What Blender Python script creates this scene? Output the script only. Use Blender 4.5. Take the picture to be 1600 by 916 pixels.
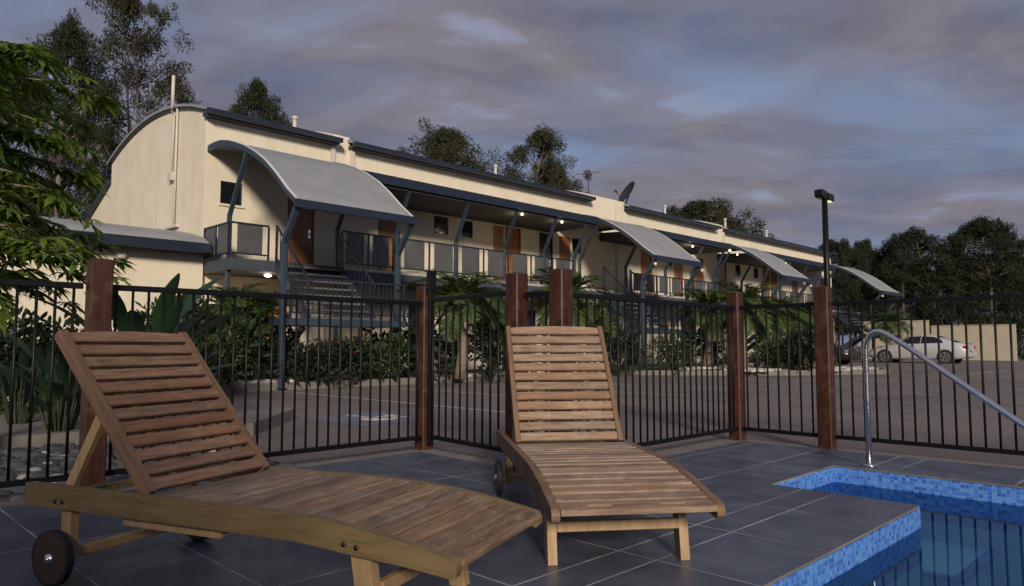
import bpy, math, random
from mathutils import Vector, Matrix
R=math.radians
rnd=random.Random(7)
# ------------------------------------------------------------------ camera, world, sun, exposure
scn=bpy.context.scene
for o in list(bpy.data.objects): bpy.data.objects.remove(o)
col=scn.collection
FPX=1122.0; PITCH=math.atan(82/FPX); CH=0.87
cd=bpy.data.cameras.new('camera'); cam=bpy.data.objects.new('camera',cd); col.objects.link(cam)
cam.location=(0,0,CH); cam.rotation_euler=(R(90)+PITCH,0,R(-45))
cd.sensor_width=36; cd.lens=36*FPX/1600; cd.clip_start=0.05; cd.clip_end=3000
cd.dof.use_dof=True; cd.dof.focus_distance=3.6; cd.dof.aperture_fstop=13.0
scn.camera=cam
SUN_AZ=Vector((-0.60,-0.80,0)).normalized(); SUN_EL=R(20)
to_sun=Vector((SUN_AZ.x*math.cos(SUN_EL),SUN_AZ.y*math.cos(SUN_EL),math.sin(SUN_EL)))
sl=bpy.data.lights.new('sun','SUN'); sl.energy=3.3; sl.angle=R(9); sl.color=(1.0,0.855,0.68)
so=bpy.data.objects.new('sun',sl); col.objects.link(so); so.location=(0,-10,20)
so.rotation_euler=(-to_sun).to_track_quat('-Z','Y').to_euler()
scn.view_settings.view_transform='Standard'; scn.view_settings.look='None'
scn.view_settings.exposure=0.0; scn.view_settings.gamma=1.0; scn.view_settings.use_curve_mapping=False
W=bpy.data.worlds.new('World'); scn.world=W; W.use_nodes=True
nt=W.node_tree; nt.nodes.clear()
def wn(t,**k):
    n=nt.nodes.new(t)
    for a,b in k.items(): setattr(n,a,b)
    return n
def wmath(op,a,b=None):
    n=wn('ShaderNodeMath',operation=op)
    for i,v in enumerate((a,b)):
        if v is None: continue
        if isinstance(v,(int,float)): n.inputs[i].default_value=v
        else: nt.links.new(v,n.inputs[i])
    return n.outputs[0]
sky=wn('ShaderNodeTexSky'); sky.sky_type='NISHITA'; sky.sun_disc=False
sky.sun_elevation=SUN_EL; sky.sun_rotation=math.atan2(SUN_AZ.x,SUN_AZ.y); sky.air_density=1.2; sky.dust_density=1.5
bg1=wn('ShaderNodeBackground'); bg1.inputs[1].default_value=0.055; nt.links.new(sky.outputs[0],bg1.inputs[0])
tc=wn('ShaderNodeTexCoord'); sp=wn('ShaderNodeSeparateXYZ'); nt.links.new(tc.outputs['Generated'],sp.inputs[0])
dz=wmath('ADD',wmath('MAXIMUM',sp.outputs[2],0.0),0.27)
cb=wn('ShaderNodeCombineXYZ'); nt.links.new(wmath('DIVIDE',sp.outputs[0],dz),cb.inputs[0]); nt.links.new(wmath('DIVIDE',sp.outputs[1],dz),cb.inputs[1])
mp=wn('ShaderNodeMapping'); mp.inputs['Rotation'].default_value=(0,0,R(40)); mp.vector_type='TEXTURE'; mp.inputs['Rotation'].default_value=(0,0,R(38)); mp.inputs['Scale'].default_value=(0.72,1.35,1); mp.inputs['Location'].default_value=(3.1,1.7,0)
nt.links.new(cb.outputs[0],mp.inputs[0])
def wnoise(scale,detail,rough,dist=0.0):
    n=wn('ShaderNodeTexNoise'); n.inputs['Scale'].default_value=scale; n.inputs['Detail'].default_value=detail
    n.inputs['Roughness'].default_value=rough; n.inputs['Distortion'].default_value=dist
    nt.links.new(mp.outputs[0],n.inputs['Vector']); return n.outputs[0]
def wramp(src,stops):
    r=wn('ShaderNodeValToRGB'); r.color_ramp.interpolation='EASE'
    while len(r.color_ramp.elements)<len(stops): r.color_ramp.elements.new(0.5)
    for e,(p,c) in zip(r.color_ramp.elements,stops): e.position=p; e.color=(*c,1)
    nt.links.new(src,r.inputs[0]); return r.outputs[0]
cover=wramp(wmath('ADD',wnoise(1.25,7,0.55,0.3),wmath('MULTIPLY',sp.outputs[2],0.20)),[(0.42,(0.10,)*3),(0.55,(0.75,)*3),(0.64,(1,1,1))])
tone=wramp(wnoise(2.3,8,0.58,0.35),[(0.36,(0.112,0.122,0.180)),(0.46,(0.150,0.144,0.188)),(0.55,(0.190,0.176,0.208)),(0.66,(0.25,0.272,0.37))])
gap=wramp(sp.outputs[2],[(0.0,(0.17,0.215,0.36)),(0.35,(0.225,0.29,0.47)),(1.0,(0.20,0.25,0.42))])
bg2=wn('ShaderNodeBackground'); bg2.inputs[1].default_value=1.12; nt.links.new(tone,bg2.inputs[0])
bg3=wn('ShaderNodeBackground'); nt.links.new(gap,bg3.inputs[0])
ad=wn('ShaderNodeMixShader'); ad.inputs[0].default_value=0.78; nt.links.new(bg1.outputs[0],ad.inputs[1]); nt.links.new(bg3.outputs[0],ad.inputs[2])
mx=wn('ShaderNodeMixShader'); nt.links.new(cover,mx.inputs[0]); nt.links.new(ad.outputs[0],mx.inputs[1]); nt.links.new(bg2.outputs[0],mx.inputs[2])
ow=wn('ShaderNodeOutputWorld'); nt.links.new(mx.outputs[0],ow.inputs[0])

# ------------------------------------------------------------------ materials
M={}
def mat(name,base,rough=0.6,metal=0.0,vary=0.0,noise=None,island=0.0,bump=0.0,bscale=60,nscale=(1,1,1),c2=None,detail=5,emit=None,estr=0,spec=0.5,trans=0.0,dist=0.0,ramp=(0.35,0.65)):
    m=bpy.data.materials.new(name); m.use_nodes=True; t=m.node_tree; p=t.nodes['Principled BSDF']
    p.inputs['Base Color'].default_value=(*base,1); p.inputs['Roughness'].default_value=rough; p.inputs['Metallic'].default_value=metal
    p.inputs['Specular IOR Level'].default_value=spec
    src=None
    tcn=t.nodes.new('ShaderNodeTexCoord'); mpn=t.nodes.new('ShaderNodeMapping'); mpn.inputs['Scale'].default_value=nscale
    t.links.new(tcn.outputs['Object'],mpn.inputs[0])
    if noise:
        n=t.nodes.new('ShaderNodeTexNoise'); n.inputs['Scale'].default_value=noise; n.inputs['Detail'].default_value=detail; n.inputs['Roughness'].default_value=0.6; n.inputs['Distortion'].default_value=dist
        t.links.new(mpn.outputs[0],n.inputs['Vector'])
        r=t.nodes.new('ShaderNodeValToRGB'); r.color_ramp.elements[0].position=ramp[0]; r.color_ramp.elements[1].position=ramp[1]
        r.color_ramp.elements[0].color=(*base,1); r.color_ramp.elements[1].color=(*(c2 or tuple(min(1,b*(1+vary)) for b in base)),1)
        t.links.new(n.outputs[0],r.inputs[0]); src=r.outputs[0]
    if island:
        g=t.nodes.new('ShaderNodeNewGeometry'); hs=t.nodes.new('ShaderNodeHueSaturation')
        ma=t.nodes.new('ShaderNodeMath'); ma.operation='MULTIPLY_ADD'; ma.inputs[1].default_value=2*island; ma.inputs[2].default_value=1-island
        t.links.new(g.outputs['Random Per Island'],ma.inputs[0]); t.links.new(ma.outputs[0],hs.inputs['Value'])
        mb_=t.nodes.new('ShaderNodeMath'); mb_.operation='MULTIPLY_ADD'; mb_.inputs[1].default_value=-0.035*min(1,island*3); mb_.inputs[2].default_value=0.5+0.0175*min(1,island*3)
        wnz=t.nodes.new('ShaderNodeTexWhiteNoise'); wnz.noise_dimensions='1D'; t.links.new(g.outputs['Random Per Island'],wnz.inputs['W']); t.links.new(wnz.outputs[0],mb_.inputs[0]); t.links.new(mb_.outputs[0],hs.inputs['Hue'])
        if src: t.links.new(src,hs.inputs['Color'])
        else: hs.inputs['Color'].default_value=(*base,1)
        src=hs.outputs[0]
    if src: t.links.new(src,p.inputs['Base Color'])
    if bump:
        n=t.nodes.new('ShaderNodeTexNoise'); n.inputs['Scale'].default_value=bscale; n.inputs['Detail'].default_value=4
        t.links.new(mpn.outputs[0],n.inputs['Vector'])
        b=t.nodes.new('ShaderNodeBump'); b.inputs['Strength'].default_value=bump; b.inputs['Distance'].default_value=0.01
        t.links.new(n.outputs[0],b.inputs['Height']); t.links.new(b.outputs[0],p.inputs['Normal'])
    if emit: p.inputs['Emission Color'].default_value=(*emit,1); p.inputs['Emission Strength'].default_value=estr
    if trans:
        tr=t.nodes.new('ShaderNodeBsdfTranslucent'); ms=t.nodes.new('ShaderNodeMixShader'); ms.inputs[0].default_value=trans
        if src: t.links.new(src,tr.inputs[0])
        else: tr.inputs[0].default_value=(*base,1)
        t.links.new(p.outputs[0],ms.inputs[1]); t.links.new(tr.outputs[0],ms.inputs[2]); t.links.new(ms.outputs[0],t.nodes['Material Output'].inputs[0])
    M[name]=m; return m
def wood(name,a,b,scale,island=0.12,rough=0.6,stain=None,stainc=(0.1,0.09,0.08),warm=None):
    """long-grain timber: streaks stretched along one axis, plus weathering blotches"""
    m=bpy.data.materials.new(name); m.use_nodes=True; t=m.node_tree; p=t.nodes['Principled BSDF']; p.inputs['Roughness'].default_value=rough
    tcn=t.nodes.new('ShaderNodeTexCoord'); mpn=t.nodes.new('ShaderNodeMapping'); mpn.inputs['Scale'].default_value=scale; t.links.new(tcn.outputs['Object'],mpn.inputs[0])
    g=t.nodes.new('ShaderNodeNewGeometry')
    off=t.nodes.new('ShaderNodeVectorMath'); off.operation='ADD'
    sc=t.nodes.new('ShaderNodeMath'); sc.operation='MULTIPLY'; sc.inputs[1].default_value=37.0; t.links.new(g.outputs['Random Per Island'],sc.inputs[0])
    t.links.new(mpn.outputs[0],off.inputs[0]); t.links.new(sc.outputs[0],off.inputs[1])
    n=t.nodes.new('ShaderNodeTexNoise'); n.inputs['Scale'].default_value=1; n.inputs['Detail'].default_value=6; n.inputs['Roughness'].default_value=0.65; n.inputs['Distortion'].default_value=0.4
    t.links.new(off.outputs[0],n.inputs['Vector'])
    r=t.nodes.new('ShaderNodeValToRGB'); r.color_ramp.elements[0].position=0.34; r.color_ramp.elements[1].position=0.66; r.color_ramp.elements[0].color=(*a,1); r.color_ramp.elements[1].color=(*b,1)
    t.links.new(n.outputs[0],r.inputs[0]); src=r.outputs[0]
    if stain:
        n2=t.nodes.new('ShaderNodeTexNoise'); n2.inputs['Scale'].default_value=7; n2.inputs['Detail'].default_value=5; n2.inputs['Roughness'].default_value=0.7; t.links.new(tcn.outputs['Object'],n2.inputs['Vector'])
        r2=t.nodes.new('ShaderNodeValToRGB'); r2.color_ramp.elements[0].position=0.5; r2.color_ramp.elements[1].position=0.68; r2.color_ramp.elements[0].color=(0,0,0,1); r2.color_ramp.elements[1].color=(stain,)*3+(1,)
        t.links.new(n2.outputs[0],r2.inputs[0]); mxx=t.nodes.new('ShaderNodeMixRGB'); t.links.new(r2.outputs[0],mxx.inputs[0]); t.links.new(src,mxx.inputs[1]); mxx.inputs[2].default_value=(*stainc,1); src=mxx.outputs[0]
    if warm:
        wz=t.nodes.new('ShaderNodeTexWhiteNoise'); wz.noise_dimensions='1D'; t.links.new(g.outputs['Random Per Island'],wz.inputs['W'])
        n3=t.nodes.new('ShaderNodeTexNoise'); n3.inputs['Scale'].default_value=3.5; n3.inputs['Detail'].default_value=4; t.links.new(tcn.outputs['Object'],n3.inputs['Vector'])
        pr=t.nodes.new('ShaderNodeMath'); pr.operation='MULTIPLY'; t.links.new(wz.outputs[0],pr.inputs[0]); t.links.new(n3.outputs[0],pr.inputs[1])
        mw=t.nodes.new('ShaderNodeMixRGB'); mw.blend_type='MULTIPLY'; t.links.new(pr.outputs[0],mw.inputs[0]); t.links.new(src,mw.inputs[1]); mw.inputs[2].default_value=(*warm,1); src=mw.outputs[0]
    hs=t.nodes.new('ShaderNodeHueSaturation'); ma=t.nodes.new('ShaderNodeMath'); ma.operation='MULTIPLY_ADD'; ma.inputs[1].default_value=2*island; ma.inputs[2].default_value=1-island
    t.links.new(g.outputs['Random Per Island'],ma.inputs[0]); t.links.new(ma.outputs[0],hs.inputs['Value']); t.links.new(src,hs.inputs['Color'])
    t.links.new(hs.outputs[0],p.inputs['Base Color'])
    b_=t.nodes.new('ShaderNodeBump'); b_.inputs['Strength'].default_value=0.35; b_.inputs['Distance'].default_value=0.003; t.links.new(n.outputs[0],b_.inputs['Height']); t.links.new(b_.outputs[0],p.inputs['Normal'])
    M[name]=m; return m
# timber
wood('slat_wood',(0.175,0.130,0.100),(0.37,0.290,0.228),(55,5,55),0.30,0.65,0.65,(0.46,0.41,0.34),(1.0,.68,.42))
wood('back_wood',(0.160,0.108,0.076),(0.33,0.238,0.170),(55,5,55),0.26,0.65,0.5,(0.38,0.32,0.26),(1.0,.66,.42))
wood('rail_wood',(0.130,0.092,0.042),(0.225,0.162,0.078),(4,45,30),0.08,0.5)
wood('back_dark',(0.120,0.070,0.044),(0.27,0.165,0.105),(55,5,55),0.24,0.62,0.45,(0.28,0.23,0.19),(1.0,.62,.38))
wood('seat_dark',(0.125,0.092,0.064),(0.30,0.228,0.165),(55,5,55),0.30,0.62,0.6,(0.34,0.31,0.28),(1.0,.62,.34))
wood('stile_wood',(0.13,0.075,0.045),(0.23,0.145,0.09),(4,45,30),0.05,0.55)
wood('leg_wood',(0.33,0.215,0.110),(0.46,0.320,0.185),(30,30,4),0.08,0.55)
wood('wheel_wood',(0.045,0.026,0.017),(0.09,0.05,0.03),(14,14,14),0.05,0.5)
wood('post_wood',(0.022,0.007,0.003),(0.070,0.021,0.009),(30,30,3),0.10,0.5,0.5,(0.15,0.085,0.06))
wood('door_wood',(0.20,0.080,0.032),(0.38,0.165,0.065),(14,14,3),0.06,0.4)
mat('rubber',(0.018,0.018,0.02),0.7)
mat('steel',(0.86,0.87,0.90),0.22,1.0)
mat('bolt',(0.05,0.05,0.055),0.35,0.8)
mat('black_metal',(0.004,0.004,0.006),0.45,spec=0.3)
mat('render_cream',(0.72,0.655,0.53),0.85,noise=1.3,c2=(0.80,0.735,0.61),bump=0.15,bscale=80,detail=6)
def streaks():
    t=M['render_cream'].node_tree; p=t.nodes['Principled BSDF']; src=p.inputs['Base Color'].links[0].from_socket
    tcn=t.nodes.new('ShaderNodeTexCoord'); mpn=t.nodes.new('ShaderNodeMapping'); mpn.inputs['Scale'].default_value=(3.2,3.2,0.16); t.links.new(tcn.outputs['Object'],mpn.inputs[0])
    n=t.nodes.new('ShaderNodeTexNoise'); n.inputs['Scale'].default_value=1.6; n.inputs['Detail'].default_value=5; t.links.new(mpn.outputs[0],n.inputs['Vector'])
    r=t.nodes.new('ShaderNodeValToRGB'); r.color_ramp.elements[0].position=.52; r.color_ramp.elements[1].position=.75; r.color_ramp.elements[0].color=(0,0,0,1); r.color_ramp.elements[1].color=(.22,.22,.22,1); t.links.new(n.outputs[0],r.inputs[0])
    x=t.nodes.new('ShaderNodeMixRGB'); t.links.new(r.outputs[0],x.inputs[0]); t.links.new(src,x.inputs[1]); x.inputs[2].default_value=(0.46,0.40,0.33,1); t.links.new(x.outputs[0],p.inputs['Base Color'])
streaks()
mat('navy_trim',(0.012,0.020,0.038),0.40,noise=6,c2=(0.018,0.028,0.05))
mat('blue_steel',(0.026,0.044,0.066),0.42,noise=5,c2=(0.036,0.058,0.085))
mat('roof_metal',(0.27,0.29,0.315),0.55,metal=0.1,noise=2,c2=(0.32,0.335,0.36))
def ribs():
    t=M['roof_metal'].node_tree; p=t.nodes['Principled BSDF']; tcn=t.nodes.new('ShaderNodeTexCoord'); w=t.nodes.new('ShaderNodeTexWave'); w.wave_type='BANDS'; w.bands_direction='X'; w.inputs['Scale'].default_value=3.0; w.inputs['Distortion'].default_value=0
    t.links.new(tcn.outputs['Object'],w.inputs['Vector']); b=t.nodes.new('ShaderNodeBump'); b.inputs['Strength'].default_value=.35; b.inputs['Distance'].default_value=.008; t.links.new(w.outputs['Fac'],b.inputs['Height']); t.links.new(b.outputs[0],p.inputs['Normal'])
ribs()
mat('flashing',(0.62,0.62,0.64),0.5)
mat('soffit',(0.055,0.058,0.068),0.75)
mat('slab',(0.045,0.058,0.08),0.7,noise=4,c2=(0.06,0.075,0.10))
mat('tread_grey',(0.13,0.13,0.14),0.8)
mat('slab_light',(0.42,0.40,0.38),0.8)
mat('infill',(0.080,0.083,0.090),0.45,noise=3,c2=(0.11,0.112,0.118))
mat('dark_glass',(0.010,0.011,0.014),0.10)
mat('curtain',(0.42,0.37,0.29),0.9)
mat('white_pipe',(0.62,0.58,0.52),0.6)
mat('lamp_lit',(0.9,0.9,0.85),0.4,emit=(1.0,0.95,0.82),estr=2.6)
mat('lamp_green',(0.9,0.9,0.7),0.4,emit=(0.85,1.0,0.45),estr=0.9)
mat('lamp_dome',(0.75,0.72,0.65),0.3)
mat('dish_grey',(0.03,0.032,0.04),0.5)
mat('bark_grey',(0.16,0.125,0.11),0.9,noise=8,c2=(0.26,0.21,0.185),bump=0.5,bscale=20)
mat('bark_palm',(0.15,0.11,0.09),0.9,noise=10,c2=(0.27,0.20,0.165))
mat('leaf_dark',(0.030,0.040,0.020),0.75,island=0.45,trans=0.15,spec=0.2)
mat('leaf_olive',(0.050,0.052,0.028),0.75,island=0.45,trans=0.15,spec=0.2)
mat('leaf_mid',(0.036,0.068,0.022),0.6,island=0.40,trans=0.2,spec=0.3)
mat('leaf_bush',(0.016,0.033,0.015),0.55,island=0.40,trans=0.15,spec=0.35)
mat('leaf_palm',(0.062,0.105,0.028),0.5,island=0.35,trans=0.25,spec=0.4)
mat('leaf_broad',(0.020,0.050,0.022),0.4,island=0.25,trans=0.2,spec=0.5)
mat('leaf_lobed',(0.130,0.215,0.036),0.55,island=0.4,trans=0.45,spec=0.35)
mat('stem_green',(0.030,0.045,0.018),0.6)
mat('petal_red',(0.34,0.03,0.04),0.6,island=0.3)
mat('petal_pink',(0.36,0.10,0.14),0.6,island=0.3)
mat('petal_orange',(0.55,0.28,0.08),0.6,island=0.3)
mat('stone_pale',(0.45,0.43,0.41),0.85,island=0.3)
mat('stone_dark',(0.085,0.088,0.10),0.8,island=0.5)
mat('concrete',(0.15,0.14,0.13),0.9,noise=5,c2=(0.22,0.205,0.19),bump=0.2)
mat('soil',(0.035,0.028,0.022),0.95,noise=9,c2=(0.06,0.048,0.038),bump=0.4,bscale=30)
mat('grass_ground',(0.030,0.038,0.020),0.95,noise=0.6,c2=(0.055,0.058,0.030))
mat('white_paint',(0.46,0.44,0.43),0.8,noise=30,c2=(0.22,0.20,0.20),ramp=(0.45,0.75))
mat('blue_paint',(0.17,0.22,0.33),0.8,noise=9,c2=(0.16,0.15,0.165),ramp=(.4,.6))
mat('fence_cream',(0.46,0.41,0.32),0.6,noise=2,c2=(0.52,0.46,0.36))
mat('car_silver',(0.62,0.63,0.66),0.28,metal=0.35)
mat('car_dark',(0.012,0.012,0.016),0.25)
mat('car_glass',(0.012,0.014,0.018),0.06)
mat('tail_red',(0.45,0.02,0.03),0.25)
mat('alloy',(0.55,0.55,0.57),0.3,metal=0.8)
mat('plaster_pool',(0.34,0.72,0.90),0.8,noise=3,c2=(0.44,0.80,0.95))
# deck tiles: slate-grey porcelain with faint clouding
mat('tile_slate',(0.054,0.068,0.106),0.40,island=0.16,noise=3.5,c2=(0.105,0.122,0.172),detail=8,bump=0.08,bscale=120,dist=0.6)
mat('grout',(0.62,0.62,0.66),0.9,noise=1.3,c2=(0.17,0.17,0.20))
# asphalt
def asphalt():
    m=mat('asphalt',(0.120,0.102,0.104),0.9,noise=0.35,c2=(0.185,0.155,0.15),detail=8,bump=0.5,bscale=70)
    t=m.node_tree; p=t.nodes['Principled BSDF']; src=p.inputs['Base Color'].links[0].from_socket; tcn=t.nodes.new('ShaderNodeTexCoord')
    for sc,lo,hi,c,am in ((38,.45,.75,(0.30,0.27,0.26,1),.55),(1.1,.56,.64,(0.085,0.075,0.08,1),.45)):
        n=t.nodes.new('ShaderNodeTexNoise'); n.inputs['Scale'].default_value=sc; n.inputs['Detail'].default_value=3; t.links.new(tcn.outputs['Object'],n.inputs['Vector'])
        r=t.nodes.new('ShaderNodeValToRGB'); r.color_ramp.elements[0].position=lo; r.color_ramp.elements[1].position=hi; r.color_ramp.elements[0].color=(0,0,0,1); r.color_ramp.elements[1].color=(am,)*3+(1,); t.links.new(n.outputs[0],r.inputs[0])
        x=t.nodes.new('ShaderNodeMixRGB'); t.links.new(r.outputs[0],x.inputs[0]); t.links.new(src,x.inputs[1]); x.inputs[2].default_value=c; src=x.outputs[0]
    t.links.new(src,p.inputs['Base Color'])
    return m
asphalt()
def mosaic():
    m=bpy.data.materials.new('mosaic'); m.use_nodes=True; t=m.node_tree; p=t.nodes['Principled BSDF']; p.inputs['Roughness'].default_value=0.25
    g=t.nodes.new('ShaderNodeNewGeometry'); s=t.nodes.new('ShaderNodeSeparateXYZ'); t.links.new(g.outputs['Position'],s.inputs[0])
    def mth(op,a,b=None):
        n=t.nodes.new('ShaderNodeMath'); n.operation=op
        for i,v in enumerate((a,b)):
            if v is None: continue
            if isinstance(v,(int,float)): n.inputs[i].default_value=v
            else: t.links.new(v,n.inputs[i])
        return n.outputs[0]
    T=0.025; vals=[]; mask=None
    c=t.nodes.new('ShaderNodeCombineXYZ')
    for i in range(3):
        q=mth('DIVIDE',mth('ADD',s.outputs[i],40.0031 if i<2 else 40.004),T); t.links.new(mth('FLOOR',q),c.inputs[i])
        f=mth('FRACT',q); e=mth('MULTIPLY',mth('GREATER_THAN',f,0.06),mth('LESS_THAN',f,0.94))
        vals.append(e)
    # the axis along the normal must not draw joints
    sn=t.nodes.new('ShaderNodeSeparateXYZ'); t.links.new(g.outputs['True Normal'],sn.inputs[0])
    prod=None
    for i in range(3):
        al=mth('GREATER_THAN',mth('ABSOLUTE',sn.outputs[i]),0.7); v=mth('MAXIMUM',vals[i],al); prod=v if prod is None else mth('MULTIPLY',prod,v)
    w=t.nodes.new('ShaderNodeTexWhiteNoise'); w.noise_dimensions='3D'; t.links.new(c.outputs[0],w.inputs[0])
    r=t.nodes.new('ShaderNodeValToRGB'); r.color_ramp.elements[0].color=(0.04,0.12,0.48,1); r.color_ramp.elements[1].color=(0.13,0.33,0.80,1); r.color_ramp.elements[1].position=1.0
    e=r.color_ramp.elements.new(0.25); e.color=(0.05,0.17,0.65,1)
    e=r.color_ramp.elements.new(0.7); e.color=(0.09,0.28,0.78,1)
    t.links.new(w.outputs[0],r.inputs[0]); mxx=t.nodes.new('ShaderNodeMixRGB'); t.links.new(prod,mxx.inputs[0]); mxx.inputs[1].default_value=(0.16,0.30,0.58,1); t.links.new(r.outputs[0],mxx.inputs[2])
    t.links.new(mxx.outputs[0],p.inputs[0]); M['mosaic']=m
mosaic()
def water():
    m=bpy.data.materials.new('water'); m.use_nodes=True; t=m.node_tree; t.nodes.remove(t.nodes['Principled BSDF'])
    tr=t.nodes.new('ShaderNodeBsdfTransparent'); tr.inputs[0].default_value=(0.72,0.95,1.0,1)
    gl=t.nodes.new('ShaderNodeBsdfGlossy'); gl.inputs['Roughness'].default_value=0.015; gl.inputs[0].default_value=(0.52,0.74,0.96,1)
    fr=t.nodes.new('ShaderNodeFresnel'); fr.inputs[0].default_value=1.33
    n=t.nodes.new('ShaderNodeTexNoise'); n.inputs['Scale'].default_value=3.0; n.inputs['Detail'].default_value=2
    tcn=t.nodes.new('ShaderNodeTexCoord'); t.links.new(tcn.outputs['Object'],n.inputs['Vector'])
    b=t.nodes.new('ShaderNodeBump'); b.inputs['Strength'].default_value=0.025; b.inputs['Distance'].default_value=0.03; t.links.new(n.outputs[0],b.inputs['Height'])
    t.links.new(b.outputs[0],gl.inputs['Normal']); t.links.new(b.outputs[0],fr.inputs['Normal'])
    ms=t.nodes.new('ShaderNodeMixShader'); t.links.new(fr.outputs[0],ms.inputs[0]); t.links.new(tr.outputs[0],ms.inputs[1]); t.links.new(gl.outputs[0],ms.inputs[2])
    t.links.new(ms.outputs[0],t.nodes['Material Output'].inputs[0]); M['water']=m
water()

# ------------------------------------------------------------------ mesh helpers
class MB:
    def __init__(s): s.v=[]; s.f=[]; s.mi=[]; s.sm=[]
    def add(s,vs,fs,mi=0,sm=False):
        b=len(s.v); s.v+= [tuple(x) for x in vs]; s.f+=[tuple(b+i for i in f) for f in fs]; s.mi+=[mi]*len(fs); s.sm+=[sm]*len(fs); return s
    def box(s,x0,x1,y0,y1,z0,z1,mi=0):
        return s.add([(x0,y0,z0),(x1,y0,z0),(x1,y1,z0),(x0,y1,z0),(x0,y0,z1),(x1,y0,z1),(x1,y1,z1),(x0,y1,z1)],
            [(0,3,2,1),(4,5,6,7),(0,1,5,4),(1,2,6,5),(2,3,7,6),(3,0,4,7)],mi)
    def bbox(s,x0,x1,y0,y1,z0,z1,c=0.004,mi=0):
        """box with chamfered edges"""
        xs=(x0,x1); ys=(y0,y1); zs=(z0,z1); vs=[]; idx={}
        for i in (0,1):
            for j in (0,1):
                for k in (0,1):
                    sx=c if i==0 else -c; sy=c if j==0 else -c; sz=c if k==0 else -c
                    idx[i,j,k,'x']=len(vs); vs.append((xs[i],ys[j]+sy,zs[k]+sz))
                    idx[i,j,k,'y']=len(vs); vs.append((xs[i]+sx,ys[j],zs[k]+sz))
                    idx[i,j,k,'z']=len(vs); vs.append((xs[i]+sx,ys[j]+sy,zs[k]))
        fs=[]
        for i in (0,1):
            f=[idx[i,0,0,'x'],idx[i,0,1,'x'],idx[i,1,1,'x'],idx[i,1,0,'x']]; fs.append(f if i==0 else f[::-1])
            f=[idx[0,i,0,'y'],idx[1,i,0,'y'],idx[1,i,1,'y'],idx[0,i,1,'y']]; fs.append(f if i==0 else f[::-1])
            f=[idx[0,0,i,'z'],idx[0,1,i,'z'],idx[1,1,i,'z'],idx[1,0,i,'z']]; fs.append(f if i==0 else f[::-1])
        for a in (0,1):
            for b in (0,1):
                f=[idx[a,b,0,'x'],idx[a,b,1,'x'],idx[a,b,1,'y'],idx[a,b,0,'y']]; fs.append(f if a==b else f[::-1])
                f=[idx[a,0,b,'x'],idx[a,1,b,'x'],idx[a,1,b,'z'],idx[a,0,b,'z']]; fs.append(f[::-1] if a==b else f)
                f=[idx[0,a,b,'y'],idx[1,a,b,'y'],idx[1,a,b,'z'],idx[0,a,b,'z']]; fs.append(f if a==b else f[::-1])
        for i in (0,1):
            for j in (0,1):
                for k in (0,1):
                    f=[idx[i,j,k,'x'],idx[i,j,k,'y'],idx[i,j,k,'z']]; fs.append(f if (i+j+k)%2==0 else f[::-1])
        return s.add(vs,fs,mi)
    def beam(s,p,q,w,h,mi=0,up=(0,0,1)):
        p=Vector(p); q=Vector(q); d=(q-p).normalized(); u=Vector(up)
        if abs(d.dot(u))>0.97: u=Vector((1,0,0))
        a=d.cross(u).normalized()*w/2; b=a.cross(d).normalized()*h/2
        vs=[p-a-b,p+a-b,p+a+b,p-a+b,q-a-b,q+a-b,q+a+b,q-a+b]
        return s.add(vs,[(0,1,2,3),(7,6,5,4),(0,4,5,1),(1,5,6,2),(2,6,7,3),(3,7,4,0)],mi)
    def tube(s,pts,r,n=8,mi=0,sm=True,cap=True):
        pts=[Vector(p) for p in pts]; rs=r if isinstance(r,(list,tuple)) else [r]*len(pts); base=len(s.v); fs=[]; vs=[]
        up=Vector((0.13,0.27,1)).normalized(); prev=None
        for i,p in enumerate(pts):
            d=(pts[min(i+1,len(pts)-1)]-pts[max(i-1,0)]).normalized()
            if prev is None:
                a=d.cross(up if abs(d.dot(up))<0.95 else Vector((1,0,0))).normalized()
            else: a=(prev-d*prev.dot(d)).normalized()
            prev=a; b=d.cross(a)
            for k in range(n):
                t=2*math.pi*k/n; vs.append(p+(a*math.cos(t)+b*math.sin(t))*rs[i])
        for i in range(len(pts)-1):
            for k in range(n):
                k2=(k+1)%n; fs.append((i*n+k,i*n+k2,(i+1)*n+k2,(i+1)*n+k))
        if cap: fs.append(tuple(range(n))[::-1]); fs.append(tuple((len(pts)-1)*n+k for k in range(n)))
        return s.add(vs,fs,mi,sm)
    def prism(s,poly,axis,a0,a1,mi=0,smooth=False):
        """poly = list of 2-D points; axis 0/1/2 = extrusion axis"""
        def P(p,a):
            if axis==0: return (a,p[0],p[1])
            if axis==1: return (p[0],a,p[1])
            return (p[0],p[1],a)
        n=len(poly); vs=[P(p,a0) for p in poly]+[P(p,a1) for p in poly]
        s.add(vs,[tuple(range(n))[::-1],tuple(n+i for i in range(n))],mi)
        s.add(vs,[(i,(i+1)%n,n+(i+1)%n,n+i) for i in range(n)],mi,smooth); return s
    def quad(s,a,b,c,d,mi=0): return s.add([a,b,c,d],[(0,1,2,3)],mi)
    def ball(s,c,r,n=8,m=5,mi=0,sc=(1,1,1)):
        vs=[];fs=[]
        for i in range(m+1):
            t=math.pi*i/m
            for k in range(n):
                a=2*math.pi*k/n; vs.append((c[0]+r*sc[0]*math.sin(t)*math.cos(a),c[1]+r*sc[1]*math.sin(t)*math.sin(a),c[2]+r*sc[2]*math.cos(t)))
        for i in range(m):
            for k in range(n): fs.append((i*n+k,(i+1)*n+k,(i+1)*n+(k+1)%n,i*n+(k+1)%n))
        return s.add(vs,fs,mi,True)
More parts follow.
